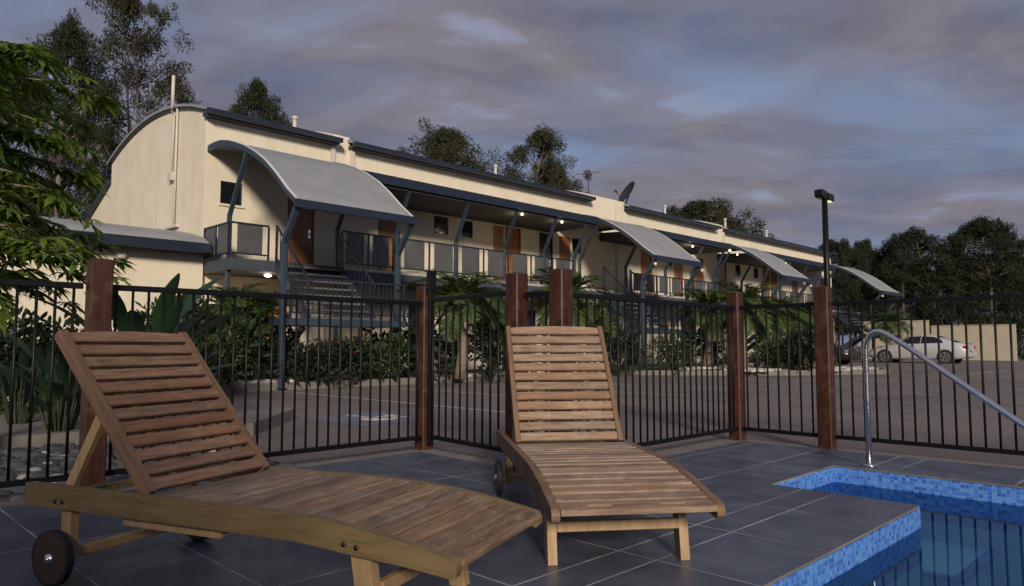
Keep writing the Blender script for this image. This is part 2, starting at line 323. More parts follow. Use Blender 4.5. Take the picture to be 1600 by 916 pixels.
    def build(s,name,mats,parent=None,off=(0,0,0),tag_=None,fix=True):
        me=bpy.data.meshes.new(name); ox,oy,oz=off
        me.from_pydata([(x-ox,y-oy,z-oz) for x,y,z in s.v],[],s.f)
        if isinstance(mats,str): mats=[mats]
        for m in mats: me.materials.append(M[m])
        me.polygons.foreach_set('material_index',s.mi); me.polygons.foreach_set('use_smooth',s.sm)
        if fix:
            import bmesh
            bm=bmesh.new(); bm.from_mesh(me); bmesh.ops.recalc_face_normals(bm,faces=bm.faces); bm.to_mesh(me); bm.free()
        me.update(); o=bpy.data.objects.new(name,me); col.objects.link(o)
        if parent: o.parent=parent
        else: o.location=off
        return o
def tag(o,label=None,cat=None,group=None,kind=None):
    for k,v in (('label',label),('category',cat),('group',group),('kind',kind)):
        if v: o[k]=v
    return o
def empty(name,loc=(0,0,0),rz=0,**k):
    o=bpy.data.objects.new(name,None); col.objects.link(o); o.location=loc; o.rotation_euler=(0,0,rz); o.empty_display_size=0.2
    return tag(o,**k)
kids={}
def children(o): return [c for c in bpy.data.objects if c.parent is o]
def copy_tree(o,parent=None,loc=None,rz=None,scale=None,**k):
    chs=children(o)
    c=o.copy(); col.objects.link(c); c.parent=parent
    if loc is not None: c.location=loc
    if rz is not None: c.rotation_euler=(0,0,rz)
    if scale is not None: c.scale=(scale,)*3 if isinstance(scale,(int,float)) else scale
    tag(c,**k)
    for ch in chs: copy_tree(ch,c)
    return c
def px(u,v,z=None,d=None):
    """photo pixel -> world, used only to find where things stand on the ground"""
    a=(u-800)/FPX; b=-(v-458)/FPX; c_,s_=math.cos(PITCH),math.sin(PITCH)
    r=a; f=c_-b*s_; w=s_+b*c_
    t=(z-CH)/w if d is None else d/f
    return Vector(((r+f)*t/2**.5,(f-r)*t/2**.5,CH+w*t))
def gp(u,d): p=px(u,540,d=d); return (p.x,p.y)

# ------------------------------------------------------------------ ground, car park, deck, pool
POOL=(1.6,5.42,-5.0,1.25); NX0,NY1=4.40,2.10; WZ=-0.12
m=MB()   # ground sheet with an opening for the pool
S=700
x0,x1,y0,y1=-2.0,6.38,-6.5,4.98
m.quad((-S,-S,-.06),(S,-S,-.06),(S,y0,-.06),(-S,y0,-.06)); m.quad((-S,y1,-.06),(S,y1,-.06),(S,S,-.06),(-S,S,-.06))
m.quad((-S,y0,-.06),(x0,y0,-.06),(x0,y1,-.06),(-S,y1,-.06)); m.quad((x1,y0,-.06),(S,y0,-.06),(S,y1,-.06),(x1,y1,-.06))
tag(m.build('ground','grass_ground'),kind='structure')
m=MB(); Z=-.03   # car park asphalt
m.quad((3.9,3.42,Z),(6.42,3.42,Z),(6.42,14.2,Z),(3.9,14.2,Z)); m.quad((6.42,-25,Z),(60,-25,Z),(60,14.2,Z),(6.42,14.2,Z)); m.quad((2.7,4.99,Z),(3.9,4.99,Z),(3.9,14.2,Z),(2.7,14.2,Z)); m.quad((-20,7.8,Z),(2.7,7.8,Z),(2.7,16.4,Z),(-20,16.4,Z)); m.quad((30,14.2,Z),(70,14.2,Z),(70,16.5,Z),(30,16.5,Z))
tag(m.build('car_park_asphalt','asphalt'),kind='structure')
m=MB(); Z2=-.026
for X in (6.8,9.05,11.3,13.55,15.8,18.05): m.quad((X,6.9,Z2),(X+.1,6.9,Z2),(X+.1,13.2,Z2),(X,13.2,Z2))
for Y in (-2,0.6,3.2,5.8): m.quad((26,Y,Z2),(31.5,Y,Z2),(31.5,Y+.1,Z2),(26,Y+.1,Z2))
tag(m.build('parking_lines','white_paint'),kind='structure')
m=MB(); m.box(4.55,5.75,7.0,8.2,-.028,-.022,0)   # accessible bay marking: blue square with the wheelchair symbol
cx,cy=5.15,7.55; z=-.018
m.tube([(cx+.25*math.cos(t),cy-.08+.25*math.sin(t),z) for t in [R(a) for a in range(-200,60,20)]],.025,6,1)
m.beam((cx-.05,cy+.42,z),(cx-.02,cy+.05,z),.07,.006,1); m.beam((cx-.02,cy+.05,z),(cx+.22,cy+.05,z),.07,.006,1); m.beam((cx+.22,cy+.05,z),(cx+.34,cy-.25,z),.07,.006,1); m.ball((cx-.06,cy+.5,z-.045),.055,8,5,1)
tag(m.build('bay_symbol',['blue_paint','white_paint']),'faded blue parking bay symbol painted on the asphalt','road marking')
# raised concrete path end in the car park, left
m=MB(); m.prism([(-9,8.6),(3.0,7.2),(3.3,6.95),(4.35,8.1),(4.5,8.6),(4.3,9.4),(3.2,10.4),(-9,10.6)],2,-.04,.10)
tag(m.build('concrete_path','concrete'),kind='structure')
# deck sheet (grout) + slate tiles clipped to the deck outline
def inrect(x,y):
    if POOL[0]<x<POOL[1] and POOL[2]<y<POOL[3]: return False
    if NX0<x<POOL[1] and POOL[3]-.01<y<NY1: return False
    if x<3.68: return y<4.76 and x>-2 and y>-6
    if x<6.20: return y<3.20 and y>-6
    return False
XL=[-2,-1.31,-.67,-.03,.19,.83,1.25,1.6,1.89,2.53,3.16,3.68,3.80,4.24,4.40,4.66,5.23,5.42,5.83,6.20]
YL=[-6,-5,-4.4,-3.8,-3.2,-2.6,-2.0,-1.4,-.8,-.2,.4,1.0,1.25,1.70,1.89,2.10,2.49,3.08,3.20,3.70,4.32,4.76]
# true joints (others are only cut lines of the outline)
XJ={-1.31,-.67,-.03,.83,1.25,1.89,2.53,3.16,3.80,4.66,5.23,5.83}; YJ={-4.4,-3.8,-3.2,-2.6,-2.0,-1.4,-.8,-.2,.4,1.0,1.70,1.89,2.49,3.08,3.70,4.32}
m=MB(); gm=MB(); g=.0038
xs=[-2]+sorted(XJ)+[6.20]; ys=[-6]+sorted(YJ)+[4.76]
for i in range(len(xs)-1):
    for j in range(len(ys)-1):
        a,b,c,d=xs[i],xs[i+1],ys[j],ys[j+1]
        sx=sorted({a,b}|{q for q in (POOL[0],NX0,POOL[1],3.68) if a<q<b}); sy=sorted({c,d}|{q for q in (POOL[2],POOL[3],NY1,3.20) if c<q<d})
        cells={}
        for p in range(len(sx)-1):
            for q in range(len(sy)-1):
                if inrect((sx[p]+sx[p+1])/2,(sy[q]+sy[q+1])/2): cells[p,q]=1
        if not cells: continue
        X=[x+(g if x==a else -g if x==b else 0) for x in sx]; Y=[y+(g if y==c else -g if y==d else 0) for y in sy]
        ids={}; vs=[]; fs=[]
        for (p,q) in cells:
            f=[]
            for (pp,qq) in ((p,q),(p+1,q),(p+1,q+1),(p,q+1)):
                if (pp,qq) not in ids: ids[pp,qq]=len(vs); vs.append((X[pp],Y[qq],0))
                f.append(ids[pp,qq])
            fs.append(tuple(f)); gm.quad((sx[p],sy[q],-.0008),(sx[p+1],sy[q],-.0008),(sx[p+1],sy[q+1],-.0008),(sx[p],sy[q+1],-.0008))
        m.add(vs,fs)
tag(m.build('pool_deck','tile_slate'),kind='structure'); tag(gm.build('deck_grout','grout'),kind='structure')
# concrete edge under the fences
m=MB()
for a in ((-2,3.68,4.762,4.96),(3.682,3.90,3.42,4.96),(3.682,6.202,3.202,3.42),(6.204,6.42,-6,3.42)): m.box(a[0],a[1],a[2],a[3],-.2,-.012)
tag(m.build('deck_edge','concrete'),kind='structure')
# pool shell
PD=-1.25
m=MB()
def wallq(p,q,z0,z1,mi): m.quad((p[0],p[1],z0),(q[0],q[1],z0),(q[0],q[1],z1),(p[0],p[1],z1),mi)
out=[(POOL[0],POOL[2]),(POOL[1],POOL[2]),(POOL[1],NY1),(NX0,NY1),(NX0,POOL[3]),(POOL[0],POOL[3])]
for i in range(6):
    p,q=out[i],out[(i+1)%6]; wallq(p,q,-.30,-.014,0); wallq(p,q,PD,-.30,1)
m.quad((POOL[0],POOL[2],PD),(POOL[1],POOL[2],PD),(POOL[1],POOL[3],PD),(POOL[0],POOL[3],PD),1); m.quad((NX0,POOL[3],PD),(POOL[1],POOL[3],PD),(POOL[1],NY1,PD),(NX0,NY1,PD),1)
# coping nosing
for i in range(6):
    p,q=Vector((*out[i],0)),Vector((*out[(i+1)%6],0)); dd=(q-p).normalized(); nn=Vector((dd.y,-dd.x,0))*.004
    m.beam(p+nn-Vector((0,0,.006)),q+nn-Vector((0,0,.006)),.008,.010,2)
tag(m.build('swimming_pool',['mosaic','plaster_pool','concrete'],fix=False),kind='structure')
m=MB()
m.box(NX0+.002,POOL[1]-.002,1.62,NY1-.002,PD+.01,-.29,0); m.box(4.62,POOL[1]-.003,1.12,1.618,PD+.01,-.42,0); m.box(4.40,POOL[1]-.004,.30,1.118,PD+.01,-.66,0)
m.box(NX0+.002,POOL[1]-.002,1.60,1.66,-.30,-.286,1); m.box(4.60,POOL[1]-.003,1.10,1.16,-.43,-.416,1); m.box(4.60,4.66,1.162,1.60,-.43,-.417,1); m.box(4.38,POOL[1]-.003,.28,.34,-.67,-.656,1); m.box(4.38,4.44,.342,1.2,-.67,-.655,1)
tag(m.build('pool_steps',['plaster_pool','mosaic']),kind='structure')
m=MB(); m.quad((POOL[0],POOL[2],WZ),(POOL[1],POOL[2],WZ),(POOL[1],POOL[3],WZ),(POOL[0],POOL[3],WZ)); m.quad((NX0,POOL[3],WZ),(POOL[1],POOL[3],WZ),(POOL[1],NY1,WZ),(NX0,NY1,WZ))
tag(m.build('pool_water','water'),kind='structure')

# ------------------------------------------------------------------ motel
WX0,WX1,WY,WYB=6.93,46.0,17.6,25.0
ROOT=(WX0,WY,0)
bd=empty('motel_building',ROOT,label='long two-storey cream motel with barrel roof, blue posts and curved stair canopies',cat='building')
def part(name,mb,mats,parent=None,**k):
    o=mb.build(name,mats,None,ROOT); o.location=(0,0,0); o.parent=parent or bd
    return tag(o,**k)
def arc(y):   # barrel roof height over the block
    t=(y-21.3)/3.75; return 7.28-0.64*t*t
AR=[WY+(WYB-WY)*i/14 for i in range(15)]
def wallbox(mb,x0,x1,y,z0,z1,holes,th=.18,mi=0):
    """front wall in plane y with rectangular openings (x0,x1,z0,z1)"""
    xs=sorted({x0,x1}|{h[0] for h in holes}|{h[1] for h in holes}); zs=sorted({z0,z1}|{h[2] for h in holes}|{h[3] for h in holes})
    for i in range(len(xs)-1):
        for j in range(len(zs)-1):
            cx=(xs[i]+xs[i+1])/2; cz=(zs[j]+zs[j+1])/2
            if any(h[0]<cx<h[1] and h[2]<cz<h[3] for h in holes): continue
            mb.quad((xs[i],y,zs[j]),(xs[i+1],y,zs[j]),(xs[i+1],y,zs[j+1]),(xs[i],y,zs[j+1]),mi)
    for h in holes:
        a,b,c,d=h; mb.quad((a,y,c),(a,y+th,c),(a,y+th,d),(a,y,d),mi); mb.quad((b,y,c),(b,y+th,c),(b,y+th,d),(b,y,d),mi); mb.quad((a,y,d),(b,y,d),(b,y+th,d),(a,y+th,d),mi); mb.quad((a,y,c),(b,y,c),(b,y+th,c),(a,y+th,c),mi)
FZ=2.87
wins=[(7.34,7.90),(14.12,14.70),(15.28,15.76),(20.86,21.36),(27.3,27.8),(33.6,34.15),(35.6,36.1),(38.6,39.1),(42.2,42.7)]
doors=[(9.15,9.95),(12.02,12.82),(17.25,18.05),(19.0,19.75),(25.35,26.2),(29.6,30.5),(31.9,32.7),(36.6,37.4),(40.2,41.0),(44.2,45.0)]
gdoors=[(8.3,9.2),(13.2,14.1),(17.9,18.8),(24.3,25.2),(28.4,29.3),(33.0,33.9),(37.6,38.5),(42.0,42.9)]
gwins=[(10.3,12.6),(14.9,17.1),(19.8,22.6),(25.9,27.9),(30.3,32.4),(35.0,37.0),(39.5,41.6)]
holes=[(a,b,4.40,4.97) for a,b in wins]+[(a,b,FZ+.02,4.98) for a,b in doors]+[(a,b,.06,2.12) for a,b in gdoors]+[(a,b,.75,2.12) for a,b in gwins]
m=MB(); wallbox(m,WX0,WX1,WY,-.05,6.66,holes)
m.quad((WX1,WY,-.05),(WX1,WYB,-.05),(WX1,WYB,6.6),(WX1,WY,6.6)); m.quad((WX0,WYB,-.05),(WX1,WYB,-.05),(WX1,WYB,6.6),(WX0,WYB,6.6))
for X in (WX0,WX1):
    vs=[(X,y,-.05) for y in AR]+[(X,y,arc(y)) for y in AR]; m.add(vs,[(i,i+1,16+i,15+i) for i in range(14)])
part('wall',m,'render_cream',fix=False) if False else part('wall',m,'render_cream')
# rear lean-to seen past the back corner
m=MB(); m.prism([(WYB+.002,-.05),(WYB+.002,6.0),(27.6,5.0),(27.6,-.05)],0,WX0+.02,WX0+12); part('rear_wing',m,'render_cream')
m=MB(); m.prism([(WYB+.01,6.02),(WYB+.01,6.14),(27.8,5.08),(27.8,4.96)],0,WX0-.12,WX0+12.2); part('rear_roof',m,'navy_trim')
# barrel roof in four sheets with gutters and fire-wall breaks
secs=[(6.88,10.50),(11.00,21.75),(24.2,31.5),(32.4,45.98)]
for a,b in secs:
    m=MB(); ys=[WY-.28]+AR[1:-1]+[WYB+.2]
    top=[(y,arc(y)+.10) for y in ys]; bot=[(y,arc(y)+.03) for y in ys][::-1]
    m.prism(top+bot,0,a-.06,b,0,True); r_=part('roof',m,'roof_metal')
    m=MB(); m.prism([(WY-.42,6.50),(WY-.42,6.62),(WY-.26,6.66),(WY-.26,6.50)],0,a-.05,b+.05); m.box(a-.04,b+.03,WY-.26,WY-.02,6.47,6.55)
    g_=part('gutter',m,'navy_trim',r_)
for a,b in ((10.50,11.00),(21.75,24.2),(31.5,32.4)):   # upstand walls between the sheets
    m=MB(); m.prism([(WY-.005,6.4)]+[(y,arc(y)+.16) for y in AR]+[(WYB,6.4)],0,a,b); part('parapet',m,'render_cream')
m=MB()
for i in range(14):   # dark verge along the end arc
    m.beam((WX0-.05,AR[i],arc(AR[i])+.02),(WX0-.05,AR[i+1],arc(AR[i+1])+.02),.05,.06,0)
part('verge_trim',m,'navy_trim')
for X,Y,zz,h in ((10.3,19.5,7.0,.62),(18.9,19.8,7.0,.75),(30.2,19.5,7.0,.7),(36.2,19.5,7.0,.8),(41.2,19.5,7.0,.7)):
    m=MB(); m.tube([(X,Y,zz),(X,Y,zz+h)],.055,10); m.tube([(X,Y,zz+h),(X,Y,zz+h+.09)],.085,10); part('vent_pipe',m,'white_pipe')
for X in (10.38,11.02,32.3): 
    m=MB(); m.box(X,X+.12,WY-.10,WY-.005,5.78,6.46); part('downpipe',m,'white_pipe')
m=MB(); m.tube([(23.6,WY-.04,3.0),(23.6,WY-.04,6.4)],.03,6); part('downpipe',m,'white_pipe')
# mast, conduit and box on the end wall
m=MB(); m.tube([(WX0-.06,19.35,3.95),(WX0-.06,19.35,7.1),(WX0-.06,19.6,7.28)],.03,6); m.tube([(WX0-.10,19.6,7.15),(WX0-.10,19.6,8.05)],.045,8); m.tube([(WX0-.06,19.62,5.4),(WX0-.06,19.55,7.0),(WX0-.06,20.0,7.3)],.018,6); m.box(WX0-.12,WX0-.003,19.5,19.74,5.22,5.44); m.box(WX0-.1,WX0-.003,19.1,19.9,3.93,3.99)
part('conduit_mast',m,'white_pipe')
# windows, doors
def window(a,b,c,d,mt='dark_glass',frame='navy_trim'):
    m=MB(); t=.04
    for q in ((a,a+t,c,d),(b-t,b,c,d),(a+t,b-t,c,c+t),(a+t,b-t,d-t,d)): m.box(q[0]+.001,q[1]-.001,WY+.03,WY+.09,q[2]+.001,q[3]-.001)
    if b-a>1: m.box((a+b)/2-.02,(a+b)/2+.02,WY+.03,WY+.09,c+t,d-t)
    f=part('window',m,frame)
    g=MB(); g.box(a+t,b-t,WY+.055,WY+.065,c+t,d-t); part('pane',g,mt,f)
    s_=MB(); s_.box(a-.04,b+.04,WY-.04,WY-.002,c-.06,c-.005); part('sill',s_,'render_cream',f)
for a,b in wins: window(a,b,4.40,4.97)
for a,b in gwins:
    window(a,b,.75,2.12,'curtain')
def door(a,b,c,d,mt,lb=None):
    m=MB(); m.bbox(a+.03,b-.03,WY+.05,WY+.09,c,d-.03,.004)
    if mt=='door_wood':
        w=(b-a-.06)
        for zz in (0.18,0.62,1.15):
            for xx in (.12,.55): m.bbox(a+.03+w*xx,a+.03+w*(xx+.33),WY+.038,WY+.052,c+zz,c+zz+(.36 if zz<1 else .62),.006)
    o=part('door',m,mt,label=lb) if lb else part('door',m,mt)
    f=MB()
    for q in ((a,a+.03),(b-.03,b)): f.box(q[0]+.001,q[1]-.001,WY+.01,WY+.12,c,d)
    part('door_frame',f,'door_wood' if mt=='door_wood' else 'navy_trim',o)
    h=MB(); h.tube([(b-.13,WY-.0,c+1.02),(b-.13,WY+.05,c+1.02)],.02,8); h.tube([(b-.13,WY-.01,c+.98),(b-.24,WY-.01,c+.98)],.011,6); h.box(b-.16,b-.10,WY+.036,WY+.049,c+.9,c+1.12); part('handle',h,'steel',o)
for i,(a,b) in enumerate(doors): door(a,b,FZ+.02,4.98,'car_dark' if i in (3,) else 'door_wood', 'dark screened door on the upper floor' if i==3 else None)
for a,b in gdoors: door(a,b,.06,2.12,'door_wood' if a<9 else 'navy_trim')
# timber cladding panels next to the doors
for a,b in ((16.7,17.2),(20.1,20.8),(27.9,28.7),(37.5,38.4)):
    m=MB(); n=int((b-a)/.12)
    for k in range(n): m.box(a+k*.12+.004,a+k*.12+.116,WY-.022,WY-.002,FZ+.02,4.96)
    part('timber_panel',m,'door_wood')
# upper gallery slab, its edge, roof
YP=16.1
m=MB()
for a,b in ((6.94,21.4),(22.4,30.2),(30.2,46.0)):
    m.box(a,b-.01,YP-.10,WY-.002,2.60,FZ); 
part('gallery_floor',m,'slab')
m=MB()
for a,b in ((9.9,21.3),(22.6,46.0)): m.box(a,b,YP-.115,YP-.103,2.80,2.88)
part('floor_edge_strip',m,'slab_light')
vroof=[(9.98,19.60),(22.5,28.95),(31.8,40.7)]
for a,b in vroof:
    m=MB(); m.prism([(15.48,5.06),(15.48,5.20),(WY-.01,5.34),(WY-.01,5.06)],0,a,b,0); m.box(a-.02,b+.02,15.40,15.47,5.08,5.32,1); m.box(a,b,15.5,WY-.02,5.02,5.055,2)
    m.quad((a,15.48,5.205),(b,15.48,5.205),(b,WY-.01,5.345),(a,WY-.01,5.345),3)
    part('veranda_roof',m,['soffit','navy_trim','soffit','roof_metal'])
# posts: vertical, then kinked outwards to carry the eave
def kpost(X,Y,z0,zk,yt,zt,s=.09):
    m=MB(); m.bbox(X-s/2,X+s/2,Y-s/2,Y+s/2,z0,zk,.006); m.beam((X,Y,zk-.03),(X,yt,zt),s*.95,s*.95)
    m.box(X-s*.75,X+s*.75,Y-s*.75,Y+s*.75,z0,z0+.02); return part('post',m,'blue_steel')
for X in (11.6,13.75,15.75,17.6,19.17,24.9,26.9,28.7,33.4,35.4,37.4,39.4): kpost(X,YP,0,3.95,15.52,5.05)
# balustrades
def balustrade(a,b,y,zt,zb,pitch=1.05,mt='infill'):
    m=MB(); m.box(a,b,y-.025,y+.025,zt-.04,zt); m.box(a,b,y-.02,y+.02,zb,zb+.035)
    n=max(1,round((b-a)/pitch)); p=(b-a)/n
    for k in range(n+1): X=a+k*p; m.box(X-.02,X+.02,y-.018,y+.018,FZ,zt-.042)
    o=part('balustrade',m,'navy_trim')
    for k in range(n): q=MB(); q.box(a+k*p+p*.17,a+k*p+p*.83,y-.006,y+.006,zb+.037,zt-.042); part('infill_panel',q,mt,o)
balustrade(9.9,11.5,YP,3.84,2.98,.8); balustrade(11.7,19.1,YP,3.84,2.98,1.06); balustrade(24.3,28.9,YP,3.66,2.98,1.0); balustrade(22.55,24.25,YP,3.66,2.98,.85); balustrade(32.0,40.6,YP,3.66,2.98,1.06)
balustrade(6.98,7.9,YP,3.72,2.98,.92)
m=MB()   # return rail on the open end of the first landing
m.box(6.95,6.99,YP+.05,WY-.02,3.68,3.72); m.box(6.95,6.99,YP+.05,WY-.02,2.98,3.015)
for k in (0,6,12): m.box(6.955,6.985,YP+.08+k*.115,YP+.11+k*.115,3.015,3.68)
rb_=part('balustrade',m,'navy_trim')
for y0 in (YP+.16,YP+.85): m=MB(); m.box(6.965,6.975,y0,y0+.52,3.02,3.675); part('infill_panel',m,'infill',rb_)
# stair canopies: steel arch edges, curved metal sheet, gutter, kinked posts; stairs below
CP=[(17.58,5.72),(17.2,5.735),(16.8,5.71),(16.4,5.62),(16.0,5.50),(15.5,5.32),(15.0,5.09),(14.5,4.81),(14.0,4.45),(13.5,4.04),(13.1,3.76)]
def canopy(X0,X1,stairs=True,CP=CP):
    m=MB(); m.prism([(y,z+.03) for y,z in CP]+[(y,z) for y,z in CP][::-1],0,X0+.04,X1-.04,0,True)
    c=part('stair_canopy',m,'roof_metal')
    for X in (X0,X1-.05):
        e=MB(); e.prism([(y,z+.045) for y,z in CP]+[(y,z-.09) for y,z in CP][::-1],0,X,X+.05,0); part('edge_beam',e,'blue_steel',c)
    for X in (X0-.004,X1-.046):
        f=MB()
        for i in range(len(CP)-1): f.beam((X+.025,CP[i][0],CP[i][1]+.055),(X+.025,CP[i+1][0],CP[i+1][1]+.055),.06,.018)
        part('edge_flashing',f,'flashing',c)
    g=MB(); g.box(X0-.05,X1+.05,13.0,13.09,3.62,3.79); part('gutter',g,'navy_trim',c)
    r=MB()
    for yy in ((16.6,15.2,13.9) if X0<8 else (15.2,13.9)):
        z=[CP[i][1]+(CP[i+1][1]-CP[i][1])*(yy-CP[i][0])/(CP[i+1][0]-CP[i][0]) for i in range(len(CP)-1) if CP[i][0]>=yy>=CP[i+1][0]][0]; r.box(X0+.05,X1-.05,yy-.03,yy+.03,z-.1,z-.004)
    part('purlin',r,'navy_trim',c)
    for X in (X0+.04,X1-.04):
        kpost(X,13.62,0,3.0,13.12,3.64,.11); kpost(X,16.28,0,3.9,15.45,5.22,.09)
    if not stairs: return
    a,b=X0+1.05,X1-.12; c1=X0+.05     # upper flight on the right, lower flight on the left, landing in front
    s=MB(); zt,zl=FZ,1.42; yt,yl=YP-.10,14.35
    for X in (a,b-.04): s.beam((X+.02,yt,zt-.12),(X+.02,yl,zl-.10),.05,.20)
    for X in (c1,a-.10): s.beam((X+.02,yl+.1,zl-.12),(X+.02,16.3,0.02),.05,.18)
    s.box(X0+.02,X1-.02,13.3,14.38,zl-.14,zl)
    st=part('staircase',s,'blue_steel')
    n=8
    for k in range(n):
        t=(k+.5)/n; q=MB(); q.box(a+.04,b-.04,yt+(yl-yt)*t-.13,yt+(yl-yt)*t+.13,zt+(zl-zt)*t-.045,zt+(zl-zt)*t); part('tread',q,'tread_grey',st)
        q=MB(); q.box(c1+.04,a-.10,yl+.1+(1.75)*t-.13,yl+.1+1.75*t+.13,zl-(zl-.1)*t-.045,zl-(zl-.1)*t); part('tread',q,'tread_grey',st)
    h=MB()
    for X in (a,b-.04):
        h.beam((X+.02,yt,zt+.85),(X+.02,yl,zl+.85),.04,.04); h.beam((X+.02,yt,zt+.10),(X+.02,yl,zl+.10),.03,.03)
        for k in range(13):
            t=(k+.5)/13; y=yt+(yl-yt)*t; z=zt+(zl-zt)*t; h.box(X+.013,X+.027,y-.007,y+.007,z+.10,z+.84)
        h.box(X,X+.04,yt-.02,yt+.02,zt-.1,zt+.87)
    y=13.33
    h.box(X0+.02,X1-.02,y-.02,y+.02,2.22,2.26); h.box(X0+.02,X1-.02,y-.015,y+.015,1.52,1.55)
    k=X0+.1
    while k<X1-.1: h.box(k-.007,k+.007,y-.007,y+.007,1.55,2.22); k+=.115
    for X in (X0+.04,(X0+X1)/2,X1-.08): h.box(X,X+.04,y-.022,y+.022,zl,2.26)
    part('handrail',h,'navy_trim',st)
for i,(a,b) in enumerate(((6.98,9.90),(19.65,22.48),(29.2,31.7),(41.0,44.0))): canopy(a,b,True,CP if i==0 else [(y,min(z,5.47+.0*y)-(0.004*k if z>5.47 else 0)) for k,(y,z) in enumerate(CP)])
# lamps on the building
for X,Y,Zl in ((16.0,15.55,4.98),(13.75,15.6,4.98),(17.9,15.55,4.97),(26.2,15.6,4.97),(30.0,15.6,4.97),(35.0,15.6,4.97)):
    m=MB(); m.ball((X,Y,Zl),.045,8,5); part('wall_lamp',m,'lamp_lit' if X!=13.75 else 'lamp_dome')
for X in (31.75,):
    for dx in (0,): 
        m=MB(); m.ball((X-3.0+dx,15.3,5.0),.07,8,5); part('flood_lamp',m,'lamp_green')
for X,Y,Zl in ((16.0,15.75,4.75),(17.9,15.75,4.75),(26.2,15.75,4.75),(30.0,15.75,4.75),(35.0,15.75,4.75),(8.0,16.3,2.40),(21.5,15.4,4.4)):
    pl=bpy.data.lights.new('lamp_glow','POINT'); pl.energy=7; pl.color=(1.0,0.72,0.42); pl.shadow_soft_size=.08; po=bpy.data.objects.new('lamp_glow',pl); col.objects.link(po); po.parent=bd; po.location=(X-ROOT[0],Y-ROOT[1],Zl)
m=MB(); m.ball((8.0,16.3,2.55),.07,8,5,sc=(1.5,1,.6)); part('ceiling_lamp',m,'lamp_lit')
for X in (19.6,22.5,31.75,41.0): m=MB(); m.ball((X,13.05,3.5),.06,8,5); part('corner_lamp',m,'lamp_dome')

# annex with low curved roof
ar=(-6.0,17.5,0)
ax=empty('annex_building',ar,label='low cream annex with curved grey roof and dark gutter, left of the motel',cat='building')
def apart(name,mb,mats,parent=None): o=mb.build(name,mats,None,ar); o.location=(0,0,0); o.parent=parent or ax; return o
m=MB(); m.box(-6,6.91,17.45,25,-.05,3.12); apart('wall',m,'render_cream')
ap=[(17.05,3.24),(17.4,3.42),(18.2,3.62),(19.5,3.84),(21,3.94),(23,3.80),(25.2,3.3)]
m=MB(); m.prism([(y,z+.04) for y,z in ap]+[(y,z-.06) for y,z in ap][::-1],0,-6.3,6.90,0,True); ro=apart('roof',m,'roof_metal')
m=MB(); m.box(-6.3,6.91,16.94,17.05,3.05,3.27); m.box(-6.25,6.9,17.05,17.44,3.06,3.12); apart('gutter',m,'navy_trim',ro)
m=MB(); m.ball((5.1,17.40,2.90),.10,12,8,sc=(1.15,.8,1.0)); apart('wall_lamp',m,'lamp_dome')

# roof aerial and dish
def solo(name,mb,mats,loc,label,cat,group=None):
    o=mb.build(name,mats,None,loc); return tag(o,label,cat,group)
t=empty('tv_aerial',(23.6,19.0,7.0),label='thin television aerial on the motel roof beside the satellite dish',cat='aerial')
m=MB(); m.tube([(0,0,0),(0,0,1.2)],.022,6); m.build('mast','dish_grey',t)
m=MB(); m.beam((-.45,.35,1.12),(.45,-.35,1.27),.03,.03)
for k in range(7):
    q=-.4+k*.13; m.beam((q-.07,-q*.78-.09,1.195+q*.16),(q+.07,-q*.78+.09,1.195+q*.16),.012,.012)
m.build('boom','dish_grey',t)
t=empty('satellite_dish',(25.05,18.1,6.62),label='dark satellite dish tilted to the sky on the motel roof',cat='satellite dish')
m=MB(); m.tube([(0,0,-.3),(0,0,.45)],.035,8); m.build('mount','dish_grey',t)
m=MB(); n=20; vs=[];fs=[]; ax_=Vector((-.75,.42,.50)).normalized(); u_=ax_.cross(Vector((0,0,1))).normalized(); v_=ax_.cross(u_); ce=Vector((.12,-.05,.78))
for i in range(6):
    rr=.58*i/5
    for k in range(n):
        a=2*math.pi*k/n; vs.append(ce+u_*rr*math.cos(a)+v_*rr*math.sin(a)*.92+ax_*(rr*rr*.42))
for i in range(5):
    for k in range(n): fs.append((i*n+k,i*n+(k+1)%n,(i+1)*n+(k+1)%n,(i+1)*n+k))
m.add(vs,fs,0,True); vs2=[v-ax_*.02 for v in vs]; m.add(vs2,[f[::-1] for f in fs],0,True); m.build('reflector','dish_grey',t,fix=False)
m=MB(); m.tube([ce-v_*(-.45),ce+ax_*.55+v_*.25],.02,6); m.tube([ce+ax_*.50+v_*.25,ce+ax_*.62+v_*.25],.05,8); m.tube([ce-ax_*.02,(0,0,.4)],.04,6); m.build('feed_arm','dish_grey',t)

# ------------------------------------------------------------------ car park lamp
lx,ly=px(1297,582,0).xy
t=empty('lamp_post',(lx,ly,-.03),R(5),label='tall black twin-head lamp post in the garden bed, right head lit',cat='street lamp')
m=MB(); m.tube([(0,0,0),(0,0,5.86)],[.115,.09],12); m.box(-.18,.18,-.18,.18,0,.02); m.build('pole','black_metal',t)
for s,lit in ((-1,False),(1,True)):
    h=MB(); h.box(min(s*.06,s*.13),max(s*.06,s*.13),-.04,.04,5.74,5.80)
    x0,x1=sorted((s*.12,s*.62)); h.bbox(x0,x1,-.14,.14,5.70,5.95,.03); hd=h.build('lamp_head','black_metal',t)
    if lit: tag(hd,'lit lamp head')
    g=MB(); g.box(x0+.06,x1-.06,-.10,.10,5.688,5.699); g.build('lens','lamp_green' if lit else 'dark_glass',hd)

